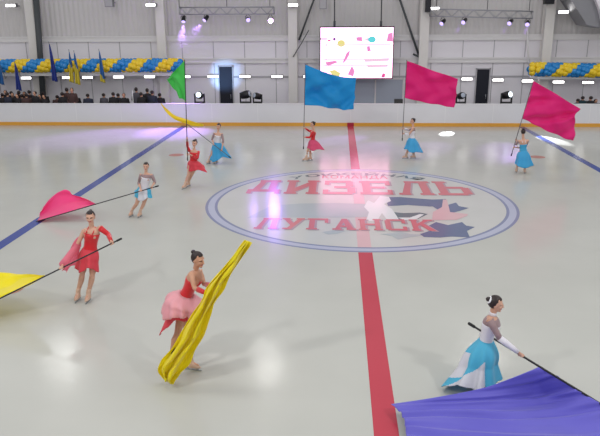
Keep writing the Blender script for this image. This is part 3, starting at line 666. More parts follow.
    def sleeve(s, root, S_, m, a=0, b=1, grow=.008, flare=0):
        J, k = s.J, s.h/1.6; sh, el, wr = J['sh'+S_], J['el'+S_], J['wr'+S_]
        P = [sh, sh.lerp(el, .35), sh.lerp(el, .75), el, el.lerp(wr, .3), el.lerp(wr, .7), el.lerp(wr, .97)]; R = [.053, .043, .038, .036, .037, .03, .025]; n = len(P)-1
        i0, i1 = round(a*n), round(b*n); bm = NB()
        tube(bm, P[i0:i1+1], [R[i]*k+grow+flare*(i-i0)/(n) for i in range(i0, i1+1)], 16); return obj('sleeve', bm, m, root)
    def skirt(s, root, mats, hem, top=6, n=72, panels=None, ruff=.03, nr=7, m=14, name='skirt', wavy=.06, bulge=.08, hipw=.025):
        """hem: list of 8 world points round the hem, by angle from the person's right through front, left, back"""
        sp = s.spine()[top]; rr = []; p, l, d, a, b, _ = sp
        H = hem+hem[:3]
        def hp(t):
            x = t/(2*PI)*8; j = int(x) % 8; w = x-int(x); A, B, C, D = H[j-1] if j else hem[-1], H[j], H[j+1], H[j+2]
            return .5*((2*B)+(C-A)*w+(2*A-5*B+4*C-D)*w*w+(3*B-A-3*C+D)*w**3)
        bm = NB(); ctr = sum(hem, V((0, 0, 0)))/8
        for j in range(m+1):
            v = j/m; r = []
            for i in range(n):
                t = 2*PI*i/n; q0 = p + l*((a+.01)*math.cos(t)) + d*((b+.012)*math.sin(t)); q1 = hp(t)
                out = (l*math.cos(t)+d*math.sin(t)); mid = q0.lerp(q1, v) + out*(bulge*.2*v*(1-v)*2 + hipw*math.sin(PI*min(1, v/.6))) + out*(ruff*v*math.sin(nr*t+1.7*math.sin(t)))
                mid += V((0, 0, wavy*v*v*(math.sin(nr*t*.5+.6)*.5+random.uniform(-.12, .12))))
                if mid.z < .03: mid.z = .03
                r.append(mid)
            rr.append(r)
        vv = [[bm.verts.new(q) for q in r] for r in rr]
        for j in range(m):
            for i in range(n):
                f = bm.faces.new((vv[j][i], vv[j][(i+1) % n], vv[j+1][(i+1) % n], vv[j+1][i]))
                if panels: f.material_index = panels(i/n, j/m)
        bmesh.ops.recalc_face_normals(bm, faces=bm.faces[:]); thicken(bm, .003)
        return obj(name, bm, mats, root)

def make(label, footL, footR, h, px, face, toe, grips=None, Y=None):
    """px: joint -> (px, py, dy) measured round the plane of the feet"""
    k = h/1.6; J = {}
    aL, aR = ice(*footL[:2], 0), ice(*footR[:2], 0); Y0 = (aL.y+aR.y)/2 if Y is None else Y
    for S_, a in (('L', aL), ('R', aR)): J['an'+S_] = a + V((0, 0, .161*k)); J['to'+S_] = J['an'+S_] + V(toe[S_] if isinstance(toe, dict) else toe)*.2
    for n, p in px.items(): J[n] = at_y(p[0], p[1], Y0+p[2])
    root = thing('figure_skater', label, 'person', V(((aL.x+aR.x)/2, Y0, 0)), 'flag-carrying skaters')
    for S_, (g, pd) in (grips or {}).items():
        J['grip'+S_] = (g, pd); e = J['el'+S_]; d = (e-g); d = d - pd*d.dot(pd)*.55; J['wr'+S_] = g + d.normalized()*(.085*k)
    s = Skater(J, V(face), h); s.Y0 = Y0; s.root = root; return s
def hem(s, pts): return [at_y(x, y, s.Y0+dy) for x, y, dy in pts]
def C(Y, rows): return [[at_y(p[0], p[1], Y+(p[2] if len(p) > 2 else 0)) for p in r] for r in rows]

# --- skater in red near the left edge, yellow flag trailing on the ice
Y0 = (ice(78.5, 300).y+ice(89.2, 301).y)/2
b_ = ice(-52, 324, .12); P1 = Pole(at_y(120.6, 239, Y0-.28), b_)
s = make('skater in a red one-sleeved dress holding a pole diagonally across her body', (89.2, 301), (78.8, 300), 1.66,
  dict(head=(90.4, 217, -.02), neck=(91.4, 225.5, 0), shR=(84.3, 231, .02), shL=(100, 228, .0), elR=(75.5, 248, -.06), elL=(108.5, 234.5, -.02), hipR=(84.6, 255.5, 0), hipL=(94.5, 256, 0),
       knR=(82, 276, -.08), knL=(92, 277, -.08)), (.12, -1, -.08), (0, -1, 0), {'R': (P1.at(62.5, 270), P1.d), 'L': (P1.at(111.5, 243), P1.d)})
s.build(s.root); s.hair(s.root, (0, -.06, .095), .03); s.bodice(s.root, 'reddress', 3, 14); s.straps(s.root, 'reddress')
tag(s.sleeve(s.root, 'L', 'reddress', 0, 1), 'red sleeve'); tag(s.sleeve(s.root, 'R', 'pinksheer', .3, 1, .012, .05), 'sheer pink sleeve')
s.skirt(s.root, 'coral', hem(s, [(75.5, 269, 0), (79, 272, -.2), (87, 268, -.3), (95.5, 272, -.22), (98, 268, 0), (94, 262, .2), (87, 262, .25), (78, 265, .2)]), 7, ruff=.025)
obj('chiffon_drape', cloth_bm(C(s.Y0-.02, [[(82, 234), (73, 243), (62, 271)], [(80, 250, .06), (73, 255), (65, 270)], [(77, 267), (71, 266), (66, 273)]]), 14, 12, .03, 3, 3, thick=.002), 'pinksheer', s.root)
cb = [[P1.at(43.5, 276.6)+V((0, 0, .0)), P1.at(20, 290), P1.at(0, 301), b_.lerp(P1.a, .02)],
      [P1.at(43, 277)+V((0, .02, .01)), at_y(20, 281, Y0-.35), at_y(0, 285, Y0-.35), at_y(-50, 294, Y0-.4)],
      [P1.at(42.5, 277)+V((0, .03, .02)), at_y(20, 273.5, Y0-.1), at_y(0, 272.3, Y0-.1), at_y(-50, 273, Y0-.2)]]
flag('yellow flag trailing low at the left edge behind the skater in red', P1, Y0, cloth_bm(cb, 16, 30, .03, 3, 1, pin=False), 'yellow')

# --- skater with the rolled yellow flag
Y0 = ice(186, 368).y; P2 = Pole(at_y(164.5, 364, Y0-.42), at_y(247.5, 241.5, Y0-.45))
s = make('skater in a puffy pale pink skirt bending behind a furled yellow flag', (172, 366), (190.5, 370), 1.62,
  dict(head=(198, 259.3, -.04), neck=(196, 268.6, 0), shR=(191.5, 275, -.16), shL=(200, 271.5, .15), elR=(194.5, 288, -.26), elL=(204, 284, .06), hipR=(182, 303, -.09), hipL=(184.5, 300.5, .09),
       knR=(190, 337, -.16), knL=(177.5, 334, .1)), (.92, -.38, -.2), (1, -.2, 0), {'R': (P2.at(208, 295), P2.d), 'L': (P2.at(213.5, 287), P2.d)})
s.build(s.root, 'skin2'); s.hair(s.root, (-.01, -.095, .08), .034); s.bodice(s.root, 'reddress', 4, 13)
s.skirt(s.root, 'palepink', hem(s, [(181, 319, -.36), (192, 319, -.25), (198.5, 308, 0), (195, 305, .2), (182, 306, .34), (170, 308, .28), (163, 316, 0), (168, 320, -.28)]), 7, ruff=.045, nr=9, bulge=.8, hipw=.05)
tag(s.skirt(s.root, 'coral', hem(s, [(185, 322, -.22), (190, 322.5, -.16), (195, 312, 0), (192, 309, .16), (181, 312, .2), (170, 318, .18), (159, 334, .0), (173, 323, -.2)]), 6, ruff=.02, name='underskirt'), 'coral underskirt with a pointed tail')
for S_ in 'LR': s.sleeve(s.root, S_, 'reddress', .7, 1, .005)
yr = [[(246.5, 241.2, .03), (250.3, 241.8, 0)], [(226, 264, .05), (236, 266, .02)], [(207, 288, .06), (222, 291, 0)], [(196.5, 307, .04), (213, 310, -.03)], [(181, 333, .05), (203, 337, 0)], [(166, 357, .04), (190, 360, -.03)], [(157.5, 369, .03), (179, 375, 0)], [(165, 380, .02), (172, 384, -.02)]]
rows = []
Yf = Y0-.5
for w in range(9):
    r = []
    for (a, b) in yr:
        u = w/8; r.append(at_y(lerp(a[0], b[0], u), lerp(a[1], b[1], u), Yf + .10*math.sin(w*2.2) - .10*math.sin(PI*u)))
    rows.append(r)
flag('long yellow flag furled into a bright diagonal roll in front of the bending skater', P2, Y0, cloth_bm([list(x) for x in zip(*rows)], 60, 70, .022, 6, 5, diag=.7, pin=False), 'yellow')

# --- skater in white and blue with the purple flag
Y0 = ice(479, 389).y; P3 = Pole(at_y(469.8, 324, Y0+.24), ice(640, 428, .14))
s = make('skater in a long sky blue and white gown leaning towards the purple flag', (472, 384.5), (482, 391), 1.66,
  dict(head=(496, 303.6, -.02), neck=(493, 313.3, 0), shR=(489.5, 320, -.17), shL=(494, 318, .16), elR=(499.5, 338, -.22), elL=(482, 334, .36), hipR=(482, 352.5, -.08), hipL=(484.5, 351, .08),
       knR=(488, 370, -.12), knL=(476, 368, .1)), (.97, -.1, -.12), (1, -.05, 0), {'R': (P3.at(521.3, 355.5), P3.d), 'L': (P3.at(484.5, 333), P3.d)})
s.build(s.root); s.hair(s.root, (0, -.105, .045), .037, 'white_band'); s.bodice(s.root, 'white_dress', 3, 14); tag(s.bodice(s.root, 'sheer', 13, 17, .007, 'yoke'), 'sheer mauve yoke')
for S_ in 'LR': tag(s.sleeve(s.root, S_, 'sheer', 0, .5, .004), 'sheer mauve upper sleeve'); tag(s.sleeve(s.root, S_, 'white_dress', .5, 1, .007), 'white lower sleeve')
hc = s.J['neck']; d = (s.J['head']-hc).normalized(); u, v = basis(d); bm = NB(); rings(bm, [ell(hc-d*.025, u, v, .056, .056), ell(hc+d*.0, u, v, .053, .053), ell(hc+d*.025, u, v, .051, .051)]); obj('collar', bm, 'white_dress', s.root)
def p3(u, v):
    a = (u+.25) % 1
    if a < .5:
        if v > .38 and .29-.24*(v-.38)/.62 < a < .30+.05*(v-.38): return 1
        if a < .11 and .3 < v < .82: return 1
    elif .55 < a < .7 and v > .4: return 1
    return 0
s.skirt(s.root, ['skyblue', 'white_skirt'], hem(s, [(476, 390.5, -.36), (490, 388, -.3), (500.5, 380, 0), (494, 376, .25), (478, 376, .3), (458, 379, .25), (442.5, 384.5, -.05), (457, 386.5, -.3)]), 8, panels=p3, ruff=.035, n=220, m=56, bulge=-.15, hipw=.05)
pr = lambda px, py: P3.at(px, py)
c3 = [[pr(539, 367.3), at_y(520, 375, Y0-.42), at_y(490, 386, Y0-.5), at_y(462, 392.5, Y0-.56), at_y(428, 398.5, Y0-.62), at_y(391, 404, Y0-.68)],
      [pr(560, 380), ice(535, 392, .16), ice(500, 401, .17), ice(465, 407, .15), ice(430, 411, .13), ice(403, 415, .16)],
      [pr(590, 398.5), ice(555, 412, .12), ice(515, 420, .15), ice(475, 425, .11), ice(435, 431, .14), ice(406, 434, .1)],
      [pr(626, 420), ice(590, 443, .1), ice(545, 452, .14), ice(500, 458, .08), ice(450, 462, .12), ice(410, 462, .08)]]
flag('large purple flag spread low over the ice at the near edge', P3, Y0, cloth_bm(c3, 60, 120, .034, 5.5, 11, diag=1.1), 'purple', r=.015)

# --- skater in white with the pink flag dragging on the ice
Y0 = ice(137, 216.5).y; P4 = Pole(at_y(157.8, 186, Y0-.22), ice(36.5, 221.5, .03))
s = make('skater in white with blue side panels holding a level pole at the blue line', (140.5, 216.8), (131.8, 216.2), 1.52,
  dict(head=(146, 166.3, -.02), neck=(145.9, 171.6, 0), shR=(141.2, 174.8, 0), shL=(151.4, 175, 0), elR=(138.6, 182.5, .02), elL=(155, 182, .0), hipR=(140.6, 191.5, 0), hipL=(146.8, 191.5, 0),
       knR=(136.5, 204, -.06), knL=(143.8, 203.5, -.06)), (.05, -1, -.1), (-.2, -1, 0), {'R': (P4.at(141, 191), P4.d), 'L': (P4.at(151.5, 188), P4.d)})
s.build(s.root); s.hair(s.root, (0, -.09, .07)); s.bodice(s.root, 'white_dress', 3, 14); tag(s.bodice(s.root, 'sheer', 13, 17, .007, 'yoke'), 'sheer mauve yoke')
for S_ in 'LR': tag(s.sleeve(s.root, S_, 'sheer', 0, .6, .005), 'sheer mauve sleeve')
s.skirt(s.root, ['skyblue', 'white_skirt'], hem(s, [(134.5, 196.5, 0), (138, 199.5, -.16), (144, 200, -.22), (148.5, 198.5, -.16), (152.2, 195.5, 0), (150, 190, .15), (143, 190, .2), (136, 191, .15)]), 7, panels=lambda u, v: 1 if .1 < u < .36 else 0, ruff=.02)
pr = lambda px, py: P4.at(px, py)
c4 = [[pr(97.5, 203.3), pr(80, 208.5), pr(60, 214.3), pr(37.5, 221)], [pr(96.5, 203), at_y(78, 203.5, Y0-.1), at_y(60, 205, Y0-.1), at_y(39, 216, Y0-.15)],
      [pr(95.5, 203), at_y(80, 199, Y0+.1), at_y(57, 195.5, Y0+.05), at_y(43, 207, Y0-.1)], [pr(95, 202.8), at_y(74.5, 195.5, Y0+.15), at_y(64, 189.8, Y0+.2), at_y(51, 201.5, Y0)]]
flag('hot pink flag lowered to the ice left of the skater in white', P4, Y0, cloth_bm(c4, 26, 34, .03, 2.5, 21), 'hotpink')

# --- skater in red with the green flag
Y0 = ice(186, 188).y; P5 = Pole(at_y(187.6, 160, Y0-.24), at_y(184.6, 60, Y0-.2))
s = make('skater in red with one arm raised on an upright pole', (188.8, 186.2), (185.2, 188.6), 1.58,
  dict(head=(194.6, 143, -.04), neck=(194.2, 148.3, 0), shR=(189.6, 151, -.04), shL=(198.4, 151.5, .02), elR=(187.4, 146.5, -.12), elL=(197.5, 158.5, -.1), hipR=(190.6, 164, 0), hipL=(196, 164.3, 0),
       knR=(188.6, 175, -.1), knL=(191.5, 175, -.02)), (-.25, -1, -.1), (-.5, -1, 0), {'R': (P5.at(186.8, 138), P5.d), 'L': (P5.at(187.6, 154), P5.d)})
s.build(s.root, vox=.008); s.hair(s.root, (0, -.08, .085)); s.bodice(s.root, 'reddress', 3, 15)
for S_ in 'LR': s.sleeve(s.root, S_, 'reddress', 0, .9, .005)
s.skirt(s.root, 'coral', hem(s, [(187.6, 168.5, 0), (189, 170.5, -.15), (194, 170.5, -.2), (201, 171, -.12), (207, 171, .05), (203, 166, .2), (195, 163.5, .25), (189, 164, .15)]), 7, ruff=.03)
c5 = [[P5.at(184.7, 60.5), P5.at(185, 72), P5.at(185.2, 86), P5.at(185.7, 101.5)], [at_y(178.5, 67, Y0-.15), at_y(178, 74, Y0-.1), at_y(179, 83, Y0-.1), at_y(183.5, 100, Y0-.18)],
      [at_y(170, 76, Y0-.1), at_y(171.5, 78, Y0-.05), at_y(175.5, 86.5, Y0-.1), at_y(181.5, 98, Y0-.15)], [at_y(165.8, 80, Y0), at_y(168.5, 81.5, Y0), at_y(174, 88, Y0), at_y(180.5, 97, Y0-.1)]]
flag('green flag hanging from an upright pole above a skater in red', P5, Y0, cloth_bm(c5, 24, 24, .05, 2.5, 31), 'green')

# --- skater in blue with the thin yellow flag
Y0 = ice(212, 163.5).y; P6 = Pole(at_y(230.3, 157.5, Y0-.3), at_y(187.3, 124.2, Y0-.2))
s = make('skater in white top and blue skirt with a slanting pole', (216.5, 163.3), (209.3, 163.7), 1.55,
  dict(head=(218.6, 126.4, -.02), neck=(218.2, 131, 0), shR=(214.5, 133.5, -.02), shL=(221.8, 134, 0), elR=(212, 139.3, -.06), elL=(223.2, 140.6, -.05), hipR=(214.8, 145.6, 0), hipL=(219.6, 145.8, 0),
       knR=(211.5, 155, -.06), knL=(217, 155, -.06)), (-.35, -1, -.1), (-.6, -1, 0), {'R': (P6.at(213.3, 144.2), P6.d), 'L': (P6.at(221.2, 150.4), P6.d)})
s.build(s.root, vox=.008); s.hair(s.root, (.03, -.07, .09)); s.bodice(s.root, 'white_dress', 3, 14)
for S_ in 'LR': tag(s.sleeve(s.root, S_, 'sheer', 0, .6, .005), 'sheer mauve sleeve')
s.skirt(s.root, 'deepblue', hem(s, [(209.3, 160, 0), (212, 161.5, -.2), (218, 160, -.25), (224, 157.5, -.15), (231.8, 157.5, 0), (226, 154, .2), (218, 155, .25), (211, 156, .2)]), 7, ruff=.03)
top6 = [(161, 103), (167.5, 109.5), (175, 115), (185, 118.8), (194, 121.8), (203.5, 124)]
bot6 = [(162, 104.5), (167.5, 113.5), (174.5, 119.5), (184, 123.2), (193, 126), (203, 126.2)]
c6 = [[at_y(a[0], lerp(a[1], b[1], w), Y0-.2+.06*math.sin(3*w+i)) for i, (a, b) in enumerate(zip(top6, bot6))] for w in (0, .35, .7, 1)]
flag('thin yellow flag streaming in a curve in front of the barrier', P6, Y0, cloth_bm(c6, 10, 40, .02, 2, 41, pin=False), 'gold', 'polegrey')

# --- skater in red with the blue flag
Y0 = ice(308.5, 161).y; P7 = Pole(at_y(303.5, 148.5, Y0-.05), at_y(305.3, 64, Y0-.05))
s = make('skater in red with pink skirt holding the upright pole of the blue flag', (306.2, 161.3), (310.6, 160.4), 1.5,
  dict(head=(312.7, 124.2, 0), neck=(313.6, 128.8, 0), shR=(313.2, 131, .15), shL=(313.8, 131.4, -.15), elR=(309, 131, .17), elL=(309.6, 137.5, -.16), hipR=(312.6, 142.5, .08), hipL=(312.4, 143, -.08),
       knR=(310, 151.5, .08), knL=(307.2, 151.5, -.08)), (-1, -.15, -.05), (-1, 0, 0), {'R': (P7.at(304, 128), P7.d), 'L': (P7.at(303.8, 137), P7.d)})
s.build(s.root, vox=.008); s.hair(s.root, (0, -.09, .06)); s.bodice(s.root, 'reddress', 3, 15)
for S_ in 'LR': s.sleeve(s.root, S_, 'reddress', 0, .95, .005)
s.skirt(s.root, 'pinkskirt', hem(s, [(315, 147, .25), (310, 147, .2), (307.5, 148, 0), (309, 149.5, -.2), (314, 150, -.25), (319, 150, -.15), (324.5, 149.2, 0), (319, 147.5, .2)]), 7, ruff=.025)
c7 = [[P7.at(305.5, 64.5), at_y(317, 69.3, Y0-.1), at_y(330.3, 74, Y0), at_y(343, 77, Y0-.05), at_y(356.3, 77.8, Y0)], [P7.at(305, 78), at_y(317, 81.5, Y0-.15), at_y(330.3, 85, Y0+.1), at_y(343, 87, Y0-.15), at_y(355, 87.5, Y0+.05)],
      [P7.at(304.7, 92), at_y(317, 95, Y0+.1), at_y(332, 98, Y0-.15), at_y(344, 99, Y0+.1), at_y(354.5, 98, Y0-.05)], [P7.at(304.4, 105), at_y(319, 106.3, Y0-.05), at_y(334, 109, Y0+.05), at_y(345, 110, Y0-.1), at_y(353.2, 109, Y0)]]
flag('blue flag on an upright pole in front of the bright screen', P7, Y0, cloth_bm(c7, 44, 44, .06, 2.8, 51), 'blue', 'polegrey')

# --- skater in blue with the middle pink flag
Y0 = ice(410, 159).y; P8 = Pole(at_y(402.2, 140, Y0-.05), at_y(406.8, 60, Y0-.05))
s = make('skater in wide blue skirt below the pink flag nearest the screen', (406, 158.8), (413.8, 158.6), 1.55,
  dict(head=(412.7, 121, 0), neck=(413, 125.6, 0), shR=(412.6, 128, .15), shL=(413, 128.6, -.15), elR=(408.5, 129.8, .17), elL=(409, 134.6, -.16), hipR=(411.8, 139.6, .08), hipL=(411.6, 140, -.08),
       knR=(412, 150, .08), knL=(407.5, 149.5, -.08)), (-1, -.2, -.05), (-1, -.1, 0), {'R': (P8.at(403, 128.3), P8.d), 'L': (P8.at(402.7, 133.3), P8.d)})
s.build(s.root, vox=.008); s.hair(s.root, (0, -.085, .065)); s.bodice(s.root, 'white_dress', 3, 13); tag(s.bodice(s.root, 'sheer', 12, 17, .007, 'yoke'), 'sheer mauve yoke')
for S_ in 'LR': s.sleeve(s.root, S_, 'white_dress', .5, 1, .005)
s.skirt(s.root, 'deepblue', hem(s, [(412, 149, .3), (407, 148, .2), (404.5, 149, 0), (407, 150.5, -.25), (413, 152, -.3), (419, 153, -.2), (423, 152, 0), (418, 150, .25)]), 6, ruff=.035)
c8 = [[P8.at(406.8, 60.7), at_y(420, 65.5, Y0-.1), at_y(434.7, 71.3, Y0), at_y(447, 75, Y0-.08), at_y(458, 79, Y0)], [P8.at(406, 73), at_y(420, 76.5, Y0+.1), at_y(433, 81, Y0-.12), at_y(446, 85, Y0+.1), at_y(456.5, 89, Y0-.05)],
      [P8.at(405.2, 85), at_y(419, 88, Y0-.12), at_y(432, 92, Y0+.1), at_y(444, 95, Y0-.1), at_y(456.5, 98, Y0+.05)], [P8.at(404.6, 97.7), at_y(418, 101, Y0), at_y(430, 103.5, Y0-.1), at_y(442, 105, Y0+.05), at_y(454, 107.6, Y0)]]
flag('pink flag on an upright pole just right of the screen', P8, Y0, cloth_bm(c8, 44, 44, .06, 2.6, 61), 'pink', 'polegrey')

# --- skater in blue with the pink flag on the right
Y0 = ice(520.5, 173).y; P9 = Pole(at_y(511.3, 155.4, Y0+.12), at_y(533.6, 80, Y0+.05))
s = make('skater in blue seen from behind under a big leaning pink flag', (516.3, 172.8), (524.6, 173.4), 1.55,
  dict(head=(523.2, 132, .0), neck=(523.2, 137.3, 0), shR=(527.6, 140.5, 0), shL=(519, 141, 0), elR=(525.5, 148, .2), elL=(516, 144.5, .1), hipR=(525.8, 153, 0), hipL=(520.6, 153, 0),
       knR=(525, 163.5, .05), knL=(518, 163, .06)), (.15, 1, 0), (.1, 1, 0), {'L': (P9.at(515.8, 139.5), P9.d), 'R': (P9.at(513.8, 147), P9.d)})
s.build(s.root, vox=.008); s.hair(s.root, (0, -.05, .105), .045); s.bodice(s.root, 'deepblue', 3, 12); s.straps(s.root, 'white_dress')
for S_ in 'LR': tag(s.sleeve(s.root, S_, 'sheer', 0, .9, .005), 'sheer mauve sleeve')
s.skirt(s.root, 'deepblue', hem(s, [(529.5, 163.5, 0), (528, 160, .2), (523, 160, .25), (517, 160, .2), (515.5, 163.5, 0), (517.5, 166.5, -.2), (523, 167, -.25), (533, 166.5, -.1)]), 6, ruff=.03)
Yq = Y0
c9 = [[P9.at(533.4, 80.8), at_y(544, 87, Yq-.05), at_y(556, 93.8, Yq), at_y(568, 101.5, Yq-.05), at_y(580.8, 109, Yq)], [P9.at(529.8, 93), at_y(541, 99, Yq+.15), at_y(553, 106, Yq-.05), at_y(565, 112, Yq+.1), at_y(575, 115.5, Yq)],
      [P9.at(525.6, 106), at_y(538, 112, Yq-.1), at_y(550, 119, Yq+.1), at_y(562, 124, Yq-.1), at_y(576, 125, Yq+.05)], [P9.at(521.8, 118.4), at_y(533, 123.5, Yq+.05), at_y(547, 130.5, Yq-.05), at_y(560, 136, Yq+.05), at_y(573, 140.6, Yq)]]
flag('big pink flag on a leaning pole above the skater seen from behind', P9, Y0, cloth_bm(c9, 50, 50, .075, 3.8, 71), 'pink', 'polegrey')

# ------------------------------------------------------------------ small flags at the left canopy
def wall_flag(label, top, bot, w, cols, split, lean=0):
    Y = 16.3; a, b = at_y(*top, Y), at_y(*bot, Y)
    t = thing('canopy_flag', label, 'flag', V((a.x, Y, b.z)), 'flags on short poles at the left canopy')
    bm = NB(); tube(bm, [a+V((0, 0, .08)), V((a.x+.02, Y+.5, max(b.z-.1, 2.3))), V((a.x+.02, 17.0, 2.42))], .014, 8); p = obj('pole', bm, 'polegrey', t)
    bm = NB(); blob(bm, a+V((0, 0, .1)), (V((1, 0, 0)), V((0, 1, 0)), V((0, 0, 1))), (.025, .025, .05), 10, 8); sub('finial', bm, 'alu', p)
    bm = NB(); rows = []; n, m = 18, 24
    for j in range(m+1):
        v = j/m; c = a.lerp(b, v); ww = w*(.1+.9*v**.8); r = []
        for i in range(n+1):
            u = i/n; zz = 0
            r.append(bm.verts.new(c + V((ww*(u-.15), .09*ww/w*math.sin(u*15+v*1.5) - .06*v, -.12*u*v+.0))))
        rows.append(r)
    for j in range(m):
        for i in range(n):
            f = bm.faces.new((rows[j][i], rows[j][i+1], rows[j+1][i+1], rows[j+1][i])); f.material_index = 1 if len(cols) > 1 and (j/m > split + .25*(i/n-.5)) else 0
    bmesh.ops.recalc_face_normals(bm, faces=bm.faces[:]); thicken(bm, .003)
    obj('cloth', bm, cols, t)
wall_flag('dark blue flag hanging below the left garland beside the first strip light', (14.5, 63), (17, 89), .36, ['fblue'], 1)
wall_flag('tall dark blue flag hanging across the garland right of the dark column edge', (49, 44), (53, 80), .36, ['fblue'], 1)
wall_flag('left one of the close pair of blue and yellow flags', (69, 52), (70, 81), .3, ['fsky', 'fyel'], .42)
wall_flag('right one of the close pair of blue and yellow flags', (74, 53), (76, 83), .34, ['fsky', 'fyel'], .4)
wall_flag('sky blue flag with a yellow tip hanging alone across the garland', (99, 51.5), (101, 81), .33, ['fsky', 'fyel'], .8)
wall_flag('blue flag cut by the left edge of the picture under the garland', (-1.5, 62), (0, 83), .32, ['fsky'], 1)

# ------------------------------------------------------------------ spectators
def person_proto(coat, hairm):
    root = empty('spectator', (0, 0, 0)); BASE[root.name] = V((0, 0, 0)); k = 1.0
    bm = NB(); q = lambda x, y, z: V((x, y, z))
    rings(bm, [ell(q(0, 0, z), V((1, 0, 0)), V((0, 1, 0)), a, b, 14) for z, a, b in ((.82, .15, .1), (.95, .165, .115), (1.08, .14, .1), (1.25, .17, .115), (1.38, .19, .1), (1.44, .12, .07), (1.48, .055, .055))])
    tube(bm, [(0, 0, 1.44), (0, -.01, 1.55)], .052, 10); blob(bm, q(0, -.01, 1.62), (V((1, 0, 0)), V((0, 1, 0)), V((0, 0, 1))), (.075, .092, .115), 14, 10); blob(bm, q(0, -.1, 1.605), (V((1, 0, 0)), V((0, 1, 0)), V((0, 0, 1))), (.014, .02, .024), 8, 6)
    for e in (-1, 1):
        tube(bm, [(e*.18, 0, 1.38), (e*.23, .02, 1.12), (e*.16, -.16, 1.0)], [.05, .042, .03], 10, round_ends=True); open_hand(bm, q(e*.16, -.16, 1.0), V((-e*.8, -.6, -.1)), 1, V((0, -1, 0)))
        tube(bm, [(e*.09, 0, .88), (e*.1, -.01, .48), (e*.1, 0, .1)], [.085, .06, .045], 12, round_ends=True); tube(bm, [(e*.1, .02, .08), (e*.105, -.16, .06)], [.045, .035], 10, round_ends=True)
    obj_me('body', remeshed(bm, .013, 1), 'skin2', root)
    bm = NB(); rings(bm, [ell(q(0, 0, z), V((1, 0, 0)), V((0, 1, 0)), a, b, 18) for z, a, b in ((.72, .2, .15), (.95, .195, .145), (1.1, .18, .13), (1.25, .2, .14), (1.37, .215, .125), (1.45, .14, .09), (1.49, .075, .075))])
    for e in (-1, 1): tube(bm, [(e*.18, 0, 1.39), (e*.235, .02, 1.12), (e*.17, -.14, 1.01)], [.068, .06, .048], 12, round_ends=True)
    obj('coat', bm, coat, root)
    bm = NB()
    for e in (-1, 1): tube(bm, [(e*.09, 0, .9), (e*.1, -.01, .48), (e*.1, 0, .1)], [.1, .078, .065], 12)
    obj('trousers', bm, 'trouser', root)
    bm = NB(); blob(bm, q(0, .015, 1.645), (V((1, 0, 0)), V((0, 1, 0)), V((0, 0, 1))), (.088, .095, .105), 16, 10); obj('hair', bm, hairm, root)
    return root
protos = [person_proto(c, 'hair') for c in ('coat1', 'coat2', 'coat3', 'coat4', 'coat5')]
KIND = ['black', 'navy', 'brown', 'grey', 'teal']
used = set(); ROW = [0]
def spectator(px, top, kind, label, group, Y=15.75, s=1):
    if Y < 16: ROW[0] = 1-ROW[0]; Y = 15.6+.45*ROW[0]
    x = at_y(px, top, Y); proto = protos[kind]
    o = proto if kind not in used else copy_tree(proto)
    used.add(kind); o.location = (x.x, Y, .02); o.rotation_euler = (0, 0, random.uniform(-.5, .5) + random.choice((0, PI, PI))); o.scale = (1.08*s, s, (x.z-.02)/1.752)
    tag(o, label, 'person', group)
G = 'spectators behind the left end of the barrier'
for i, (px, top, k) in enumerate(((2, 93, 0), (7, 92, 1), (12, 92.5, 0), (17, 93.5, 0), (21.5, 94, 1), (26, 93, 2))):
    spectator(px, top, k, 'spectator in a %s coat, %s from the left picture edge' % (KIND[k], ORD[i]), G)
for i, (px, top, k) in enumerate(((30, 94.5, 0), (34.5, 91, 0), (39.5, 94, 2), (44, 94.5, 0), (57, 95, 2))):
    spectator(px, top, k, 'spectator in a %s coat, %s between the dark blue flag and the yellow-tipped pair' % (KIND[k], ORD[i]), G)
for i, (px, top, k) in enumerate(((62, 92, 0), (66.5, 87.5, 2), (71.5, 87.5, 2), (75, 93, 0))):
    spectator(px, top, k, 'spectator in a %s coat, %s in the cluster below the yellow-tipped pair' % (KIND[k], ORD[i]), G)
spectator(87.5, 93.5, 1, 'lone spectator in a navy coat between the cluster and the lone sky blue flag', G)
for i, (px, top, k) in enumerate(((103.5, 93, 3), (113, 92, 0), (118, 93, 1), (123.5, 93, 0))):
    spectator(px, top, k, 'spectator in a %s coat, %s of the four right of the lone sky blue flag' % (KIND[k], ORD[i]), G)
for i, (px, top, k) in enumerate(((136, 87, 3), (141, 92, 0), (147, 88, 0), (152, 90, 1), (159.5, 93, 0))):
    spectator(px, top, k, 'spectator in a %s coat, %s of the five left of the green flag' % (KIND[k], ORD[i]), G)
for i, (px, top, k) in enumerate(((5, 90, 0), (11, 91, 1), (18.5, 90.5, 0), (24, 91.5, 0), (29, 90, 1), (43, 91.5, 0))):
    spectator(px, top, k, 'spectator in a %s coat in the back row, %s from the left picture edge' % (KIND[k], ORD[i]), G, 16.55+.42*(i % 2))
G = 'spectators behind the right end of the barrier'
for i, (px, top, k) in enumerate(((578, 98.5, 4), (583, 96, 4), (591, 96, 0), (596, 99, 4))):
    spectator(px, top, k, 'spectator in a %s coat, %s of the four at the right end behind the barrier' % (KIND[k], ORD[i]), G)
c = at_y(133, 100, 15.5); bm = NB(); tube(bm, [(c.x, 15.5, .02), (c.x, 15.5, at_y(133, 90, 15.5).z)], .02, 8); tube(bm, [(c.x, 15.5, .02), (c.x, 15.5, .06)], [.16, .14], 14)
tag(obj('stanchion', bm, 'rail', None), 'slim white post standing among the spectators left of the green flag', 'post')

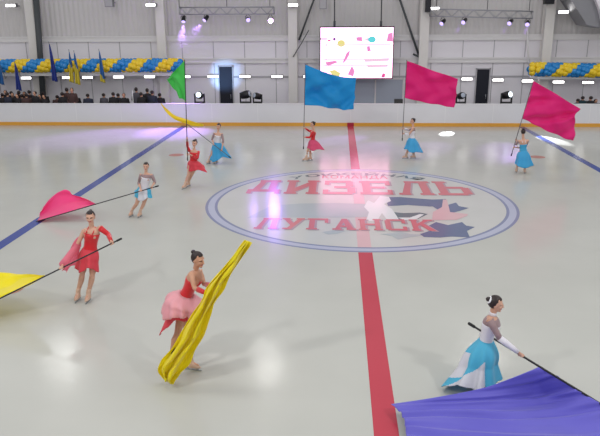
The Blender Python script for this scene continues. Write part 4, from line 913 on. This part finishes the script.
# ------------------------------------------------------------------ light
def light(name, kind, loc, aim, energy, col=(1, 1, 1), **kw):
    l = bpy.data.lights.new(name, kind); l.energy = energy; l.color = col
    for k_, v_ in kw.items(): setattr(l, k_, v_)
    o = bpy.data.objects.new(name, l); COL.objects.link(o); o.location = loc
    o.rotation_euler = (V(aim)-V(loc)).to_track_quat('-Z', 'Y').to_euler(); return o
LZ = 10.0
def mirror_spot(px, py):                      # where a lamp at height LZ hangs if the ice mirrors it at this pixel
    g = ice(px, py); d = g-CAM; return g + V((d.x, d.y, -d.z))*(LZ/-d.z)
q0, q1 = mirror_spot(64, 362), mirror_spot(270, 362); st = q1.x-q0.x
for ix in range(-2, 5):
    for y in (q0.y-18, q0.y-9, q0.y):
        light('ceiling_lamp', 'AREA', (q0.x+st*ix, y, LZ), (q0.x+st*ix, y, 0), 130, (1, .98, .95), shape='RECTANGLE', size=1.0, size_y=1.6)
for x in (-8, 8): light('ceiling_lamp', 'AREA', (x, -17.5, LZ), (x*.5, -9, 0), 420, (1, .98, .95), shape='DISK', size=.8)
for i in (0, 1, 2, 4, 5, 6, 7):
    c, d = SP[i]; light('stage_beam', 'SPOT', c+d*.2, c+d*5, (8000, 4500, 80, 0, 4000, 4000, 3000, 3000)[i], (.5, .25, 1), spot_size=.62 if i < 2 else .25, spot_blend=.8, shadow_soft_size=.06)
c, d = SP[3]; light('stage_beam', 'SPOT', c+d*.22, c+d*5, 260, (.42, .2, 1), spot_size=.9, spot_blend=.8, shadow_soft_size=.1)
for px, src in (((447, 133.5), 461), ((550, 139.5), 506.5)):
    c = at_y(src, 92, 15.7); light('stage_beam', 'SPOT', (c.x, 15.75, 1.75), ice(*px), 9000, (.95, .97, 1), spot_size=.2, spot_blend=.5, shadow_soft_size=.04)
c = at_y(199.5, 92, 15.7); light('stage_beam', 'SPOT', (c.x+.3, 15.8, 1.5), at_y(225, 76, WY), 520, (.3, .55, 1), spot_size=.75, spot_blend=.9, shadow_soft_size=.06)
hm = bpy.data.materials.new('haze'); hm.use_nodes = True; nt = hm.node_tree; nt.nodes.remove(nt.nodes['Principled BSDF'])
vsn = nt.nodes.new('ShaderNodeVolumeScatter'); vsn.inputs['Density'].default_value = .04; vsn.inputs['Color'].default_value = (.95, .95, 1, 1)
nt.links.new(vsn.outputs[0], nt.nodes['Material Output'].inputs['Volume'])
for (xa, ya, xb, yb, lb) in ((168, 24.5, 216, 57, 'violet lit haze below the left lighting truss'), (436, 27, 531, 42, 'faint violet haze below the right lighting truss')):
    p, q = at_y(xa, yb, TY), at_y(xb, ya, TY); bm = NB(); box(bm, p.x, q.x, 16.6, 17.75, p.z, q.z); tag(obj('haze', bm, hm, None, False, 'stuff'), lb, 'haze')
w = bpy.data.worlds.new('world'); scn.world = w; w.use_nodes = True
w.node_tree.nodes['Background'].inputs[0].default_value = (.98, .99, 1, 1); w.node_tree.nodes['Background'].inputs[1].default_value = .62
vs = scn.view_settings; vs.view_transform = 'Standard'; vs.look = 'None'; vs.exposure = -.1; vs.gamma = 1; vs.use_curve_mapping = False
